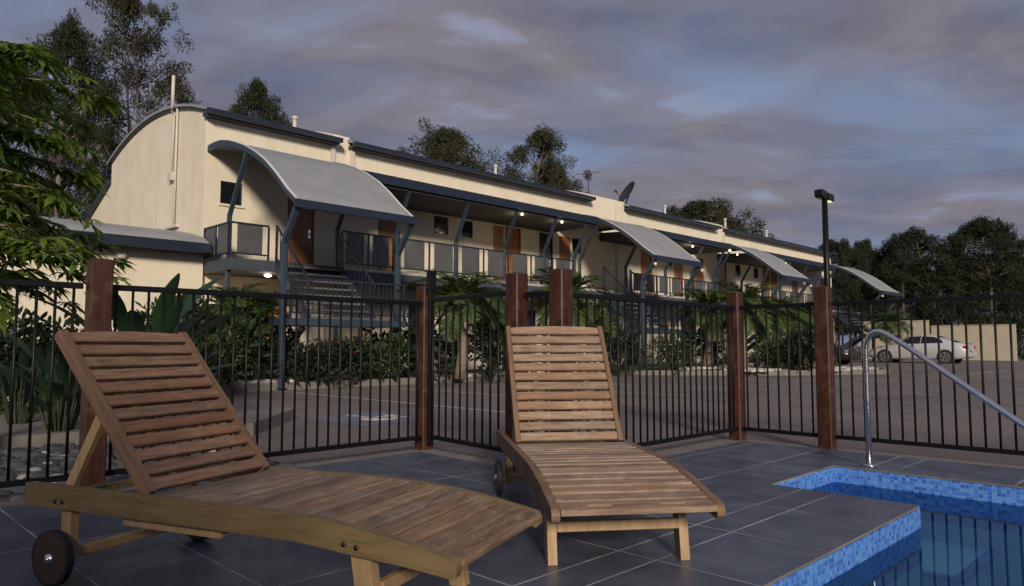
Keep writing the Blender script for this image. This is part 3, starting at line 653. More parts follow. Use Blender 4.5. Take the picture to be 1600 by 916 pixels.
# ------------------------------------------------------------------ fences round the pool
def tpost(x,y,label,h=1.375,s=.12):
    m=MB(); m.bbox(-s/2,s/2,-s/2,s/2,-.02,h,.008); m.add([(-s/2+.008,-s/2+.008,h),(s/2-.008,-s/2+.008,h),(s/2-.008,s/2-.008,h),(-s/2+.008,s/2-.008,h),(0,0,h+.012)],[(0,1,4),(1,2,4),(2,3,4),(3,0,4)])
    o=m.build('fence_post','post_wood'); o.location=(x,y,0); o.rotation_euler=(0,0,0)
    return tag(o,label,'post','square timber posts of the pool fence')
tpost(1.29,4.80,'red-brown timber fence post behind the left lounger backrest',1.385)
tpost(3.86,4.92,'red-brown timber post at the left side of the pool gate beside the black latch pole')
tpost(3.65,3.60,'red-brown timber hinge post of the gate, left of the pair behind the middle lounger',1.385)
tpost(3.67,3.20,'red-brown timber corner post, right one of the pair behind the middle lounger',1.385)
tpost(6.33,3.33,'red-brown timber post at the inner fence corner between lounger and lamp post')
tpost(6.28,2.48,'red-brown timber fence post nearest the lamp post, left of the pool handrail')
pick=None
def fence(p,q,label,name='pool_fence',cat='fence',group='black pool fence panels',zb=.085,zt=1.245):
    global pick
    p=Vector((*p,0)); q=Vector((*q,0)); L=(q-p).length; a=math.atan2((q-p).y,(q-p).x)
    t=empty(name,p,a,label=label,cat=cat,group=group)
    for z,h in ((zt-.036,.036),(zb-.004,.034)):
        m=MB(); m.bbox(0,L,-.015,.015,z,z+h,.003); m.build('rail','black_metal',t)
    n=int(L/.092); sp_=L/n
    for k in range(n):
        X=(k+.5)*sp_
        if pick is None:
            m=MB(); m.tube([(0,0,zb+.031),(0,0,zt-.037)],.0085,8); pick=m.build('picket','black_metal',t); o=pick
        else: o=pick.copy(); col.objects.link(o); o.parent=t
        o.location=(X,0,0)
    return t
fence((-1.6,4.87),(1.22,4.87),'black picket fence panel at the far left beyond the rocks')
fence((1.36,4.87),(3.79,4.87),'black picket fence panel between the left lounger post and the gate')
gt=fence((3.80,4.78),(3.69,3.70),'black pool gate hung between two timber posts behind the loungers','pool_gate','gate',None,zb=.10,zt=1.27)
m=MB(); m.bbox(0,.035,-.02,.02,.06,1.50,.004); m.box(-.012,.047,-.03,.03,1.34,1.50); m.build('latch_pole','black_metal',gt)
m=MB(); m.bbox(1.04,1.075,-.02,.02,.08,1.27,.004); m.build('hinge_stile','black_metal',gt)
fence((3.66,3.53),(3.67,3.27),'short black fence panel between the paired posts behind the middle lounger')
fence((3.74,3.30),(6.26,3.30),'black picket fence panel running right from the paired posts')
fence((6.31,3.26),(6.29,2.55),'black picket fence panel between the two right-hand posts')
fence((6.30,2.41),(6.30,-.6),'black picket fence panel behind the pool on the right')

# pool handrail
t=empty('pool_handrail',(5.56,1.90,0),label='polished steel handrail sloping down into the pool',cat='handrail')
pts=[(0,0,0)]+[(0,0,.55),(0,0,.80)]
for k in range(1,10):
    a=R(180-k*13.5); pts.append((-.012*k*.6,-.085-.085*math.cos(a),.80+.14*math.sin(a) if k<7 else 0))
pts=[(0,0,0),(0,0,.5),(0,0,.84),(-.004,-.012,.90),(-.012,-.038,.945),(-.022,-.075,.968),(-.035,-.115,.970),(-.05,-.16,.952),(-.09,-.30,.865),(-.26,-.92,.435),(-.40,-1.45,.07),(-.44,-1.6,-.06),(-.45,-1.65,-.30)]
m=MB(); m.tube(pts,.0195,14); m.build('rail','steel',t)
m=MB(); m.tube([(0,0,.001),(0,0,.012)],.05,18); m.build('base_flange','steel',t)

# ------------------------------------------------------------------ loungers
Wd,Ln,HG,BL,Z0,Z1,XC=.657,1.832,1.22,.769,.277,.356,.46
def ztop(x): return Z1-(Z1-Z0)*max(0,1-x/XC)**1.8 if x<XC else Z1
def make_lounger(label,ba,loc,rz,railm='rail_wood'):
    t=empty('sun_lounger',loc,rz,label=label,cat='sun lounger',group='timber sun loungers on the pool deck'); h=Wd/2
    def zt2(x): return Z1-(Z1-Z0)*max(0,1-x/.62)**1.7 if x<.62 else Z1
    for s in (1,-1):
        m=MB(); xs=[.012,.03,.06,.1]+[.1+k*.06 for k in range(1,10)]+[.9,1.3,Ln]
        top=[(x,zt2(x)) for x in xs]; bot=[(x,zt2(x)-(.052+.030*min(1,x/.35))) for x in xs]
        poly=[(0.0,zt2(0)-.014)]+top+bot[::-1]+[(0.0,zt2(0)-.040)]
        y0,y1=(h-.032,h) if s>0 else (-h,-h+.032); m.prism(poly,1,y0,y1); o=m.build('side_rail',railm,t)
        bv=o.modifiers.new('b','BEVEL'); bv.width=.006; bv.segments=2; bv.limit_method='ANGLE'
        for xb in (.33,.375,1.62,1.66):
            b=MB(); yy=h if s>0 else -h; b.tube([(xb,yy,zt2(xb)-.055),(xb,yy+s*.004,zt2(xb)-.055)],.008,10); b.build('bolt','bolt',o)
    # seat slats
    m=MB(); n=16; x=.0; 
    xe=HG-.01; p=(xe-.082)/(n-1)
    m2=[(.0,.071)]+[(.082+k*p,.082+(k+1)*p-.013) for k in range(n-1)]
    for k,(a,b) in enumerate(m2):
        za,zb=zt2(a)-.001,zt2(b)-.001; th=.020; y=h-.034 if k else h-.034
        c=.005; sl=(zb-za)/(b-a)
        def Zx(x): return za+(x-a)*sl
        if k==0:
            # nosed end slat with two hand slots, one connected board
            gy=[-y,-.19,-.09,.09,.19,y]; gx=[a-.008,a,a+.024,a+.042,b]; gz=[Zx(a)-.009,Zx(a),Zx(a+.024),Zx(a+.042),Zx(b)]
            nX,nY=len(gx),len(gy); vs=[(gx[i],gy[j],gz[i]) for i in range(nX) for j in range(nY)]+[(gx[i],gy[j],gz[i]-(th if i else .010)) for i in range(nX) for j in range(nY)]
            I=lambda i,j,l=0: l*nX*nY+i*nY+j
            solid={(i,j) for i in range(nX-1) for j in range(nY-1)}-{(2,1),(2,3)}; fs=[]
            for (i,j) in solid:
                fs.append((I(i,j),I(i+1,j),I(i+1,j+1),I(i,j+1))); fs.append((I(i,j,1),I(i,j+1,1),I(i+1,j+1,1),I(i+1,j,1)))
                for (di,dj,p0,p1) in ((-1,0,(i,j),(i,j+1)),(1,0,(i+1,j),(i+1,j+1)),(0,-1,(i,j),(i+1,j)),(0,1,(i,j+1),(i+1,j+1))):
                    if (i+di,j+dj) not in solid: fs.append((I(*p0),I(*p1),I(*p1,1),I(*p0,1)))
            m.add(vs,fs)
        else:
            m.prism([(a,Zx(a)-c),(a+c,Zx(a+c)),(b-c,Zx(b-c)),(b,Zx(b)-c),(b,Zx(b)-th),(a,Zx(a)-th)],1,-y,y)
    m.build('seat','seat_dark' if railm=='rail_wood' else 'slat_wood',t)
    for y in (-.2,.2): m=MB(); m.box(.50,HG,y-.018,y+.018,.30,.334); m.build('under_batten','rail_wood',t)
    for xa in (1.19,Ln-.05): m=MB(); m.box(xa,xa+.04,-h+.034,h-.034,.270,.298); m.build('cross_bar','rail_wood',t)
    # backrest
    br=empty('backrest',(HG,0,Z1+.004)); br.parent=t; br.rotation_euler=(0,-ba,0)
    hb=h-.036
    for s in (1,-1):
        f=MB(); y0,y1=(hb-.026,hb) if s>0 else (-hb,-hb+.026); f.prism([(0,-.045),(0,.006),(BL-.012,.006),(BL,-.004),(BL,-.034),(BL-.012,-.045)],1,y0,y1); o=f.build('back_stile','rail_wood',br)
        o.data.materials[0]=M['stile_wood']
        bv=o.modifiers.new('b','BEVEL'); bv.width=.004; bv.segments=2; bv.limit_method='ANGLE'
    m=MB(); p=(BL-.01)/12
    for k in range(12):
        a=.008+k*p; b=a+p-.0155; y=hb-.028; c=.004
        if k==11:   # gently crowned top slat
            N=12; top=[(-y+2*y*i/N) for i in range(N+1)]
            vs=[]; fs=[]
            for yy in top:
                cr=.012*(1-(yy/y)**2)-.004
                vs+= [(a,yy,.002),(b+cr,yy,.002),(b+cr,yy,-.016),(a,yy,-.016)]
            for i in range(N):
                for q in range(4): fs.append((4*i+q,4*i+(q+1)%4,4*i+4+(q+1)%4,4*i+4+q))
            fs+=[(0,1,2,3),(4*N+3,4*N+2,4*N+1,4*N)]; m.add(vs,fs)
        else: m.prism([(a,.002-c),(a+c,.002),(b-c,.002),(b,.002-c),(b,-.016),(a,-.016)],1,-y,y)
    m.build('slats','back_dark' if railm=='rail_wood' else 'back_wood',br)
    for y0,y1 in ((-.16,-.13),(.13,.16)): m=MB(); m.box(.03,BL-.06,y0,y1,-.040,-.018); m.build('back_batten','rail_wood',br)
    m=MB(); m.box(.40,.44,-hb+.028,hb-.028,-.06,-.041); m.build('cross_bar','rail_wood',br)
    # prop strut, from back batten to the rails
    bx=HG+.42*math.cos(ba)-(-.05)*math.sin(ba); bz=Z1+.42*math.sin(ba)-.05*math.cos(ba)
    for s in (1,-1):
        m=MB(); m.beam((HG+.42*math.cos(ba)+.03*math.sin(ba),s*.235,bz+.02),(min(Ln-.12,bx+.22),s*.235,.325),.022,.04,0,up=(1,0,0)); m.build('prop_strut','leg_wood',t)
    # legs
    for s in (1,-1):
        m=MB(); yy=s*(h-.055); 
        m.prism([(.315,.30),(.385,.30),(.335,0),(.270,0)],1,yy-.019,yy+.019); o=m.build('leg','leg_wood',t)
        bv=o.modifiers.new('b','BEVEL'); bv.width=.003; bv.segments=1
        m=MB(); m.bbox(1.625,1.675,yy-.019,yy+.019,.07,.30,.003); m.build('leg','leg_wood',t)
        w=empty('wheel',(1.65,s*(h+.006),.10)); w.parent=t
        m=MB(); m.tube([(0,-.014,0),(0,.014,0)],.092,28,sm=False); m.build('rim','wheel_wood',w)
        m=MB(); n=28
        vs=[];fs=[]
        for k in range(n):
            a=2*math.pi*k/n
            for rr,yv in ((.090,-.016),(.100,-.012),(.100,.012),(.090,.016)): vs.append((rr*math.cos(a),yv,rr*math.sin(a)))
        for k in range(n):
            for q in range(4): fs.append((4*k+q,4*k+(q+1)%4,4*((k+1)%n)+(q+1)%4,4*((k+1)%n)+q))
        m.add(vs,fs,0,False); m.build('tyre','rubber',w)
        m=MB(); m.tube([(0,-.022,0),(0,.022,0)],.018,12); m.tube([(0,-.026,0),(0,.026,0)],.008,8); m.build('hub','steel',w)
    m=MB(); m.bbox(.285,.315,-h+.075,h-.075,.125,.165,.003); m.build('stretcher','leg_wood',t)
    m=MB(); m.bbox(1.632,1.668,-h+.02,h-.02,.082,.118,.003); m.build('axle','leg_wood',t)
    m=MB(); m.bbox(.92,1.34,.09,.26,.238,.256,.003); m.bbox(.90,1.36,.262,.285,.232,.262,.003); m.bbox(.90,1.36,.065,.088,.232,.262,.003); m.build('side_tray','leg_wood',t)
    return t
def frd(r,d): return ((r+d)/2**.5,(d-r)/2**.5,0)
L1=make_lounger('weathered timber lounger nearest the camera on the left, its raised back to the left fence',R(48.3),frd(-.022,2.321),R(45+66.5))
L2=make_lounger('greyish weathered timber lounger in the middle, its raised back in front of the paired posts',R(55.3),frd(.468,2.678),R(45+7.46),'stile_wood')

# ------------------------------------------------------------------ vehicles
def make_car(paint,label,loc,rz):
    t=empty('parked_car',loc,rz,label=label,cat='car',group='cars parked beyond the car park')
    # stations along length (x: rear 0 -> front 4.6): (x, zbot, zbelt, zroof, half_low, half_belt, half_roof)
    st=[(0.00,.42,.86,.88,.74,.70,.60),(0.10,.28,.96,.99,.84,.80,.66),(0.55,.22,1.0,1.06,.88,.84,.64),(0.95,.20,.98,1.24,.89,.85,.60),(1.45,.19,.96,1.40,.89,.86,.58),(2.05,.19,.95,1.44,.89,.86,.58),(2.60,.19,.94,1.39,.89,.86,.58),(3.05,.19,.93,1.19,.89,.85,.62),(3.45,.20,.90,.95,.88,.82,.66),(4.10,.22,.80,.84,.86,.78,.60),(4.48,.26,.66,.70,.78,.70,.5),(4.60,.34,.55,.57,.62,.58,.4)]
    vs=[];fs=[];K=12
    for (x,zb,zl,zr,a,b,c) in st:
        half=[(a*.92,zb),(a,zb+.12),(a,(zb+zl)/2+.08),(b,zl),(c,zr-.03*(zr>zl+.1)),(c*.5,zr)]
        for y,z in half: vs.append((x,y,z))
        for y,z in half[::-1]: vs.append((x,-y,z))
    for i in range(len(st)-1):
        for k in range(K):
            fs.append((i*K+k,i*K+(k+1)%K,(i+1)*K+(k+1)%K,(i+1)*K+k))
    m=MB(); m.add(vs,fs,0,True); m.add([vs[k] for k in range(K)],[tuple(range(K))],0); m.add([vs[(len(st)-1)*K+k] for k in range(K)],[tuple(range(K))],0)
    m.build('body',paint,t)
    for s in (1,-1):
        g=MB(); sec=[(x,zl,zr,b,c) for (x,_,zl,zr,_,b,c) in st if 1.0<=x<=3.1]
        pts_t=[(1.12,1.20),(1.45,1.33),(2.05,1.375),(2.55,1.33),(2.98,1.10)]; pts_b=[(3.12,.985),(2.05,1.0),(1.0,1.03)]
        def yy(z): f=min(1,max(0,(z-.95)/.47)); return s*(.862-.27*f+.004)
        poly=pts_t+pts_b; g.add([(x,yy(z)+s*.004,z) for x,z in poly],[tuple(range(len(poly)))]); w=g.build('side_window','car_glass',t,fix=False)
        b=MB(); b.beam((2.03,yy(1.0)+s*.006,1.0),(2.0,yy(1.36)+s*.006,1.36),.03,.012); b.build('pillar',paint,w)
        for x in (.93,3.72):
            ar_=MB(); ar_.tube([(x,s*.80,.33),(x,s*.895,.33)],.375,24,sm=False); ar_.build('wheel_arch','rubber',t)
            wt=empty('wheel',(x,s*.80,.33)); wt.parent=t
            ty=MB(); ty.tube([(0,-.1,0),(0,s*.105,0)],.325,24,sm=False); ty.build('tyre','rubber',wt)
            al=MB(); al.tube([(0,s*.10,0),(0,s*.112,0)],.06,12)
            for k in range(5):
                a=2*math.pi*k/5+.3; al.beam((0,s*.112,0),(.21*math.cos(a),s*.112,.21*math.sin(a)),.06,.016,0,up=(0,1,0))
            n=24; v2=[];f2=[]
            for k in range(n):
                a=2*math.pi*k/n
                for rr in (.19,.235): v2.append((rr*math.cos(a),s*.114,rr*math.sin(a)))
            for k in range(n): f2.append((2*k,2*k+1,2*((k+1)%n)+1,2*((k+1)%n)))
            al.add(v2,f2); al.build('rim','alloy',wt,fix=False)
        l=MB(); l.bbox(-.03,.16,min(s*.56,s*.85),max(s*.56,s*.85),.74,.88,.02); l.build('tail_light','tail_red',t)
        hl=MB(); hl.bbox(4.25,4.50,min(s*.5,s*.76),max(s*.5,s*.76),.60,.70,.02); hl.build('headlight','alloy',t)
        dh=MB(); dh.box(2.25,2.40,s*.885-.012,s*.885+.012,.83,.85); dh.build('door_handle',paint,t)
    g=MB(); g.quad((.50,.55,1.055),(.50,-.55,1.055),(1.38,-.50,1.385),(1.38,.50,1.385)); g.build('rear_window','car_glass',t,fix=False)
    for o in children(t)[-1:]: o.location.z=.02; o.location.x=-.02
    g=MB(); g.quad((2.72,-.52,1.36),(2.72,.52,1.36),(3.36,.60,1.0),(3.36,-.60,1.0)); g.build('windscreen','car_glass',t,fix=False); 
    sp2=MB(); sp2.box(-.02,.12,-.62,.62,1.03,1.05); sp2.box(.02,.08,-.5,-.46,.96,1.03); sp2.box(.02,.08,.46,.5,.96,1.03); sp2.build('spoiler',paint,t)
    bp=MB(); bp.bbox(-.06,.06,-.78,.78,.32,.56,.03); bp.build('bumper',paint,t); npl=MB(); npl.box(-.068,-.061,-.26,.26,.60,.70); npl.build('number_plate','slab_light',t)
    return t
make_car('car_silver','silver four-door car with red tail lights in front of the cream metal fence',(41.3,9.15,-.03),R(90))
dk=make_car('car_dark','dark car half hidden behind the lamp post, left of the silver car',(34.5,16.4,-.03),R(-90)); dk.scale=(.9,.9,1.0)
# cream metal fence and far right boundary
t=empty('metal_fence',(49,9,0),label='cream corrugated metal fence behind the silver car',cat='fence')
for (ya,yb,h) in ((8.6,12.9,2.08),(13.0,17.0,2.42)):
    m=MB(); n=int((yb-ya)/.1); pl=[]
    for k in range(n+1): pl.append((49+(.02 if k%2 else -.02),ya+k*(yb-ya)/n))
    for k in range(n): a,b=pl[k],pl[k+1]; m.box(min(a[0],b[0]),min(a[0],b[0])+.02,a[1],b[1]-.004,0,h-.04)
    m.build('fence_panel','fence_cream',t,off=(49,9,0)).location=(0,0,0)
    m=MB(); m.box(48.94,49.06,ya,yb,h-.04,h); m.build('cap_rail','fence_cream',t,off=(49,9,0)).location=(0,0,0)

# ------------------------------------------------------------------ garden beds
def bed(name,poly,kerb=True,h=.09):
    m=MB(); n=len(poly); m.prism(poly,2,-.05,h,0); 
    tag(m.build(name,'soil'),kind='structure')
    if kerb:
        k=MB()
        for i in range(n):
            a,b=Vector((*poly[i],0)),Vector((*poly[(i+1)%n],0)); d=(b-a).normalized()*.06
            k.beam(a-d+Vector((0,0,.045)),b+d+Vector((0,0,.045)),.15,.15+.001*i)
        tag(k.build('kerb','concrete'),kind='structure')
B1=[(4.6,14.3),(6.2,13.75),(10.4,13.55),(18.0,13.2),(19.2,11.6),(22.0,8.9),(24.6,7.8),(26.2,8.4),(26.0,11.6),(25.2,13.6),(32.6,13.4),(32.6,16.7),(4.6,16.7)]
bed('garden_bed',B1)
def pebbles(name,mt,spots,n,s0,s1,label,seed,zb=.09):
    r=random.Random(seed); m=MB()
    for i in range(n):
        a=r.choice(spots); x=r.uniform(a[0],a[1]); y=r.uniform(a[2],a[3]); s=r.uniform(s0,s1)
        m.ball((x,y,zb+s*.25),s,6,4,0,(r.uniform(.8,1.5),r.uniform(.8,1.5),r.uniform(.4,.7)))
    return tag(m.build(name,mt),label,'pebbles',None,'stuff')
pebbles('pale_pebbles','stone_pale',[(6.3,7.9,13.8,14.2),(11.5,17.5,13.45,14.1),(11.5,17.5,13.45,14.1),(20.2,22.5,9.9,11.2),(22.3,25.8,8.4,9.3),(20,24,12.2,13.0),(25.2,29,13.65,14.1),(2.2,3.4,11.2,12.4)],1500,.04,.11,'pale pebbles along the garden kerb',5)
pebbles('dark_pebbles','stone_dark',[(-1.6,2.65,5.02,7.6)],2600,.03,.085,'dark grey river stones beyond the left fence',6,-.05)
pebbles('scattered_pebbles','stone_pale',[(-1.4,2.6,5.1,7.6)],60,.025,.06,'few pale stones among the dark river stones',8,-.02)

# ------------------------------------------------------------------ plants
def leafquad(m,p,d,n,L,w,mi=0,fold=0.0):
    """pointed leaf: six-sided blade from p along d"""
    s=d.cross(n).normalized()*w/2
    m.add([p,p+d*L*.35+s,p+d*L*.7+s*.7-n*L*fold*.4,p+d*L-n*L*fold,p+d*L*.7-s*.7-n*L*fold*.4,p+d*L*.35-s],[(0,1,2,3,4,5)],mi)
def rv(r): 
    while True:
        v=Vector((r.uniform(-1,1),r.uniform(-1,1),r.uniform(-1,1)))
        if .05<v.length<1: return v
def make_tree(seed,H,spread,base,leafmat,nclump,perclump,csize,lsz,lean=0,open_=0.5,trunk_r=.22,off=None,multi=1):
    r=random.Random(seed); root=empty('tree'); tr=MB(); cr=MB(); tips=[]
    for mt in range(multi):
        a0=r.uniform(0,6.28); lx_=r.uniform(.1,.25)*H*(multi>1)
        pts=[];N=7
        for i in range(N+1):
            t=i/N; pts.append(Vector((math.cos(a0)*lx_*t+lean*t+.03*H*math.sin(t*5+seed)*t,math.sin(a0)*lx_*t+.03*H*math.cos(t*4+seed)*t,H*.92*t)))
        rad=[trunk_r*(1-.86*i/N)/(1+.4*(multi-1)) for i in range(N+1)]; tr.tube(pts,rad,8)
        nl=int(nclump/multi/3.2)
        for k in range(nl):
            t=base+(1-base)*((k+r.random())/nl); i=min(N-1,int(t*N)); p=pts[i].lerp(pts[i+1],t*N-i)
            prof=math.sin(min(1,(t-base)/(1-base)*.85+.18)*math.pi)**.7
            a=k*2.4+r.uniform(-.5,.5); L=spread*prof*r.uniform(.55,1.0); q=p+Vector((math.cos(a)*L,math.sin(a)*L,L*r.uniform(.25,.8)))
            mid=p.lerp(q,.5)+Vector((0,0,-.06*L)); tr.tube([p,mid,q],[.030,.020,.010],5,cap=False)
            for j in range(3 if r.random()<.7 else 4):
                e=q+rv(r)*Vector((1,1,.8)).length*L*.28+Vector((0,0,.1)) if j else q
                if j: tr.tube([mid.lerp(q,.5),e],[.012,.005],4,cap=False)
                tips.append(e)
        tips.append(pts[-1])
    for e in tips:
        cs=csize*r.uniform(.6,1.25); n=int(perclump*r.uniform(.6,1.3)*(1-open_*.4))
        for k in range(n):
            v=rv(r); p=e+Vector((v.x*cs,v.y*cs,v.z*cs*.7)); d=(rv(r).normalized()*.8+v*.5+Vector((0,0,-.15))).normalized(); nn=rv(r).normalized()
            if abs(d.dot(nn))>.9: continue
            L=lsz*r.uniform(.6,1.3); leafquad(cr,p,d,nn,L,L*.26,0)
    tr.build('trunk','bark_grey',root); cr.build('crown',leafmat,root,fix=False); return root
def place_first(o,name,loc,rz,scale,**k):
    o.name=name; o.location=loc; o.rotation_euler=(0,0,rz); o.scale=(scale,)*3 if isinstance(scale,(int,float)) else scale; tag(o,**k); return o
def fit(src,u,d,vt,w):
    """scale that gives the crown its real height and breadth at distance d"""
    cr_=[c for c in children(src) if c.name.startswith('crown')][0].data; n=len(cr_.vertices)
    zs=sorted(v.co.z for v in cr_.vertices); xs_=sorted(v.co.x for v in cr_.vertices); ys_=sorted(v.co.y for v in cr_.vertices)
    H=zs[int(n*.995)]; wd=((xs_[int(n*.97)]-xs_[int(n*.03)])+(ys_[int(n*.97)]-ys_[int(n*.03)]))/2
    return (w*d/FPX/wd,)*2+(px(u,vt,d=d).z/H,)
TG='trees behind the motel'
def tplace(src,first,name,u,d,vt,w,rz,label,group=TG):
    sc=fit(src,u,d,vt,w); loc=(*gp(u,d),0)
    if first: return place_first(src,name,loc,rz,sc,label=label,cat='tree',group=group)
    return copy_tree(src,None,loc,rz,sc,label=label,group=group)
T_big=make_tree(11,12.6,3.0,.25,'leaf_olive',210,200,.46,.16,open_=.4,trunk_r=.20,multi=2)
T_dk=make_tree(23,11.6,3.0,.20,'leaf_dark',180,220,.52,.16,open_=.1,trunk_r=.22)
T_rd=make_tree(31,11.2,3.2,.35,'leaf_olive',170,200,.58,.18,open_=.1,trunk_r=.22)
tplace(T_big,1,'eucalyptus_tree',232,30.5,4,150,.4,'tallest airy tree with pale forked branches behind the motel end wall')
tplace(T_dk,1,'casuarina_tree',85,27,36,150,1.2,'dark dense tree at the far left behind the lobed-leaf tree')
tplace(T_rd,1,'gum_tree',688,44,203,135,.7,'round-topped tree behind the middle of the motel roof')
tplace(T_dk,0,'',395,36,131,120,2.6,'dark spiky tree peeking over the roof near the end-wall mast')
tplace(T_big,0,'',803,46,211,118,2.2,'airy upright tree behind the roof, left of the aerial')
tplace(T_rd,0,'',868,47,256,95,3.9,'smaller lower tree just left of the television aerial')
tplace(T_rd,0,'',1100,66,317,150,5.1,'broad dark tree behind the roof right of the satellite dish')
tplace(T_dk,0,'',-5,33,95,150,4.0,'dark tree at the left picture edge behind the other left trees')
tplace(T_big,0,'',150,38,190,120,5.0,'low thin tree between the two big trees at the left')
G2='row of tall trees beyond the car park'
T_r1=make_tree(41,12,3.1,.16,'leaf_dark',170,170,.62,.22,open_=.1,trunk_r=.22)
T_r2=make_tree(47,12,3.2,.22,'leaf_dark',160,160,.60,.22,open_=.1,trunk_r=.20,multi=2)
lab=['first small tree of the right row, directly behind the lamp post','second small tree of the right row, just right of the lamp post','third narrow low tree of the right row above the last canopy roof','fourth tree of the right row, above the last canopy tip','fifth tree of the right row, domed, left of the silver car roof','wide spreading tree of the right row above the silver car','tallest tree of the right row, right of the silver car boot','rightmost tree of the row, cut by the picture edge']
rt=[(1303,60,376,70),(1328,60,378,64),(1354,60,386,62),(1386,60,375,74),(1416,58,366,86),(1472,57,359,118),(1550,55,343,108),(1612,54,350,100)]
for i,(u,d,vt,w) in enumerate(rt):
    tplace(T_r1 if i%2==0 else T_r2,i<2,'casuarina_tree' if i==0 else 'she_oak_tree',u,d,vt,w,i*1.37,lab[i],G2)
ord_=['first','second','third','fourth','fifth','sixth','seventh','eighth','ninth','tenth']
for i,(u,d,vt) in enumerate([(1300,78,420),(1335,80,425),(1375,78,418),(1420,76,412),(1465,78,415),(1505,76,405),(1545,78,410),(1590,76,402),(1640,74,395),(1690,70,380)]):
    tplace(T_r2 if i%2==0 else T_r1,0,'',u,d,vt,100,i*2.1+.5,ord_[i]+' dark tree from the left in the far line behind the tall right row','second line of trees beyond the car park')
def bush(seed,rx,ry,h,leafmat,n,lsz,wid=.4,petal=None,npet=0,name='shrub'):
    r=random.Random(seed); root=empty(name); m=MB(); st=MB()
    blobs=[(Vector((r.uniform(-.5,.5)*rx,r.uniform(-.5,.5)*ry,h*r.uniform(.3,.75))),r.uniform(.35,.6)) for _ in range(9)]
    for b,s in blobs: st.tube([(0,0,0),tuple(b*.6),tuple(b)],[.02,.014,.008],5,cap=False)
    for k in range(n):
        b,s=r.choice(blobs); v=rv(r); p=b+Vector((v.x*rx*s,v.y*ry*s,v.z*h*s*.75)); 
        if p.z<.03: p.z=r.uniform(.03,.15)
        d=(v+rv(r)*.7+Vector((0,0,.25))).normalized(); nn=(rv(r)+Vector((0,0,.8))).normalized()
        if abs(d.dot(nn))>.93: continue
        leafquad(m,p,d,nn,lsz*r.uniform(.6,1.3),lsz*wid*r.uniform(.8,1.2),0,.15)
    st.build('stem','stem_green',root); m.build('foliage',leafmat,root,fix=False)
    if petal:
        f=MB()
        for k in range(npet):
            b,s=r.choice(blobs); v=rv(r).normalized(); p=b+Vector((v.x*rx*s,v.y*ry*s,abs(v.z)*h*s*.8))
            for q in range(5):
                a=q*1.257; leafquad(f,p,Vector((math.cos(a),math.sin(a),.35)).normalized(),Vector((0,0,1)),.085,.06)
        f.build('flowers',petal,root,fix=False)
    return root
def palm(seed,th,fl,nf,leafmat='leaf_palm',name='palm',tr_r=.10):
    r=random.Random(seed); root=empty(name); tk=MB(); fr=MB()
    N=6; tk.tube([(0.04*math.sin(i),.03*math.cos(i*1.3),th*i/N) for i in range(N+1)],[tr_r*(1.15-.3*i/N) for i in range(N+1)],10)
    for k in range(nf):
        a=k*2.399; el=R(78)-R(95)*(k/nf)+r.uniform(-.1,.1); L=fl*r.uniform(.8,1.1); hd=Vector((math.cos(a),math.sin(a),0)); p=Vector((0,0,th)); pts=[p.copy()]; e=el; n=9
        for i in range(n): p=p+(hd*math.cos(e)+Vector((0,0,math.sin(e))))*L/n; e-=.20; pts.append(p.copy())
        fr.tube(pts,[.016-.0014*i for i in range(n+1)],4,0,cap=False)
        sd=hd.cross(Vector((0,0,1)))
        for i in range(1,n):
            for q in range(4):
                c=pts[i].lerp(pts[i+1],q/4); dd=(pts[i+1]-pts[i]).normalized(); ll=L*.30*math.sin(min(1,(i+q/4)/n*1.02+.10)*math.pi)**.6
                for s in (1,-1):
                    d=(sd*s+dd*.75+Vector((0,0,-.25+r.uniform(-.15,.15)))).normalized(); leafquad(fr,c,d,dd.cross(sd).normalized(),ll,.032,0,.12)
    tk.build('trunk','bark_palm',root); fr.build('fronds',leafmat,root,fix=False); return root
def broad(seed,n,h,L,w,leafmat='leaf_broad',name='ginger_plant'):
    """clump of long stalks, each with an upright paddle blade with a midrib fold"""
    r=random.Random(seed); root=empty(name); m=MB(); st=MB()
    for k in range(n):
        a=k*2.399+r.uniform(-.4,.4); tilt=r.uniform(.2,.85); hh=h*r.uniform(.45,1); hd=Vector((math.cos(a),math.sin(a),0)); b=hd*.06
        p1=b+hd*hh*.25*tilt+Vector((0,0,hh*.6)); st.tube([b,p1],[.014,.008],5,cap=False)
        d=(hd*tilt+Vector((0,0,1-.3*tilt))).normalized(); LL=L*r.uniform(.7,1.15); ww=w*r.uniform(.8,1.2); sd=hd.cross(Vector((0,0,1))); sd=(sd+rv(r)*.35).normalized(); N=8; c=p1.copy(); e=0; rib=[];
        vs=[]
        for i in range(N+1):
            t=i/N; wd=ww*math.sin(math.pi*min(1,t*.93+.05))**.75*(.5 if t<.02 else 1); up=sd.cross(d).normalized()
            vs+=[c-sd*wd/2+up*wd*.16,c.copy(),c+sd*wd/2+up*wd*.16]; d=(d+hd*.05*tilt-Vector((0,0,.075*tilt))).normalized(); c=c+d*LL/N
        m.add(vs,[(3*i+q,3*i+q+1,3*i+q+4,3*i+q+3) for i in range(N) for q in (0,1)],0,True)
    st.build('stalk','stem_green',root); m.build('leaves',leafmat,root,fix=False); return root
GB='green shrubs in the motel garden bed'
protos={'d':bush(61,.9,.8,1.3,'leaf_bush',1500,.13),'m':bush(62,.8,.8,1.1,'leaf_mid',1300,.16,.3),'r':bush(63,.8,.7,.9,'leaf_bush',1100,.13,.5,'petal_red',45,'flowering_shrub'),'o':bush(64,.45,.45,1.0,'leaf_mid',550,.12,.4,'petal_orange',70,'flowering_shrub'),'p':bush(65,.8,.7,1.0,'leaf_bush',1000,.14,.5,'petal_pink',45,'flowering_shrub')}
used=set()
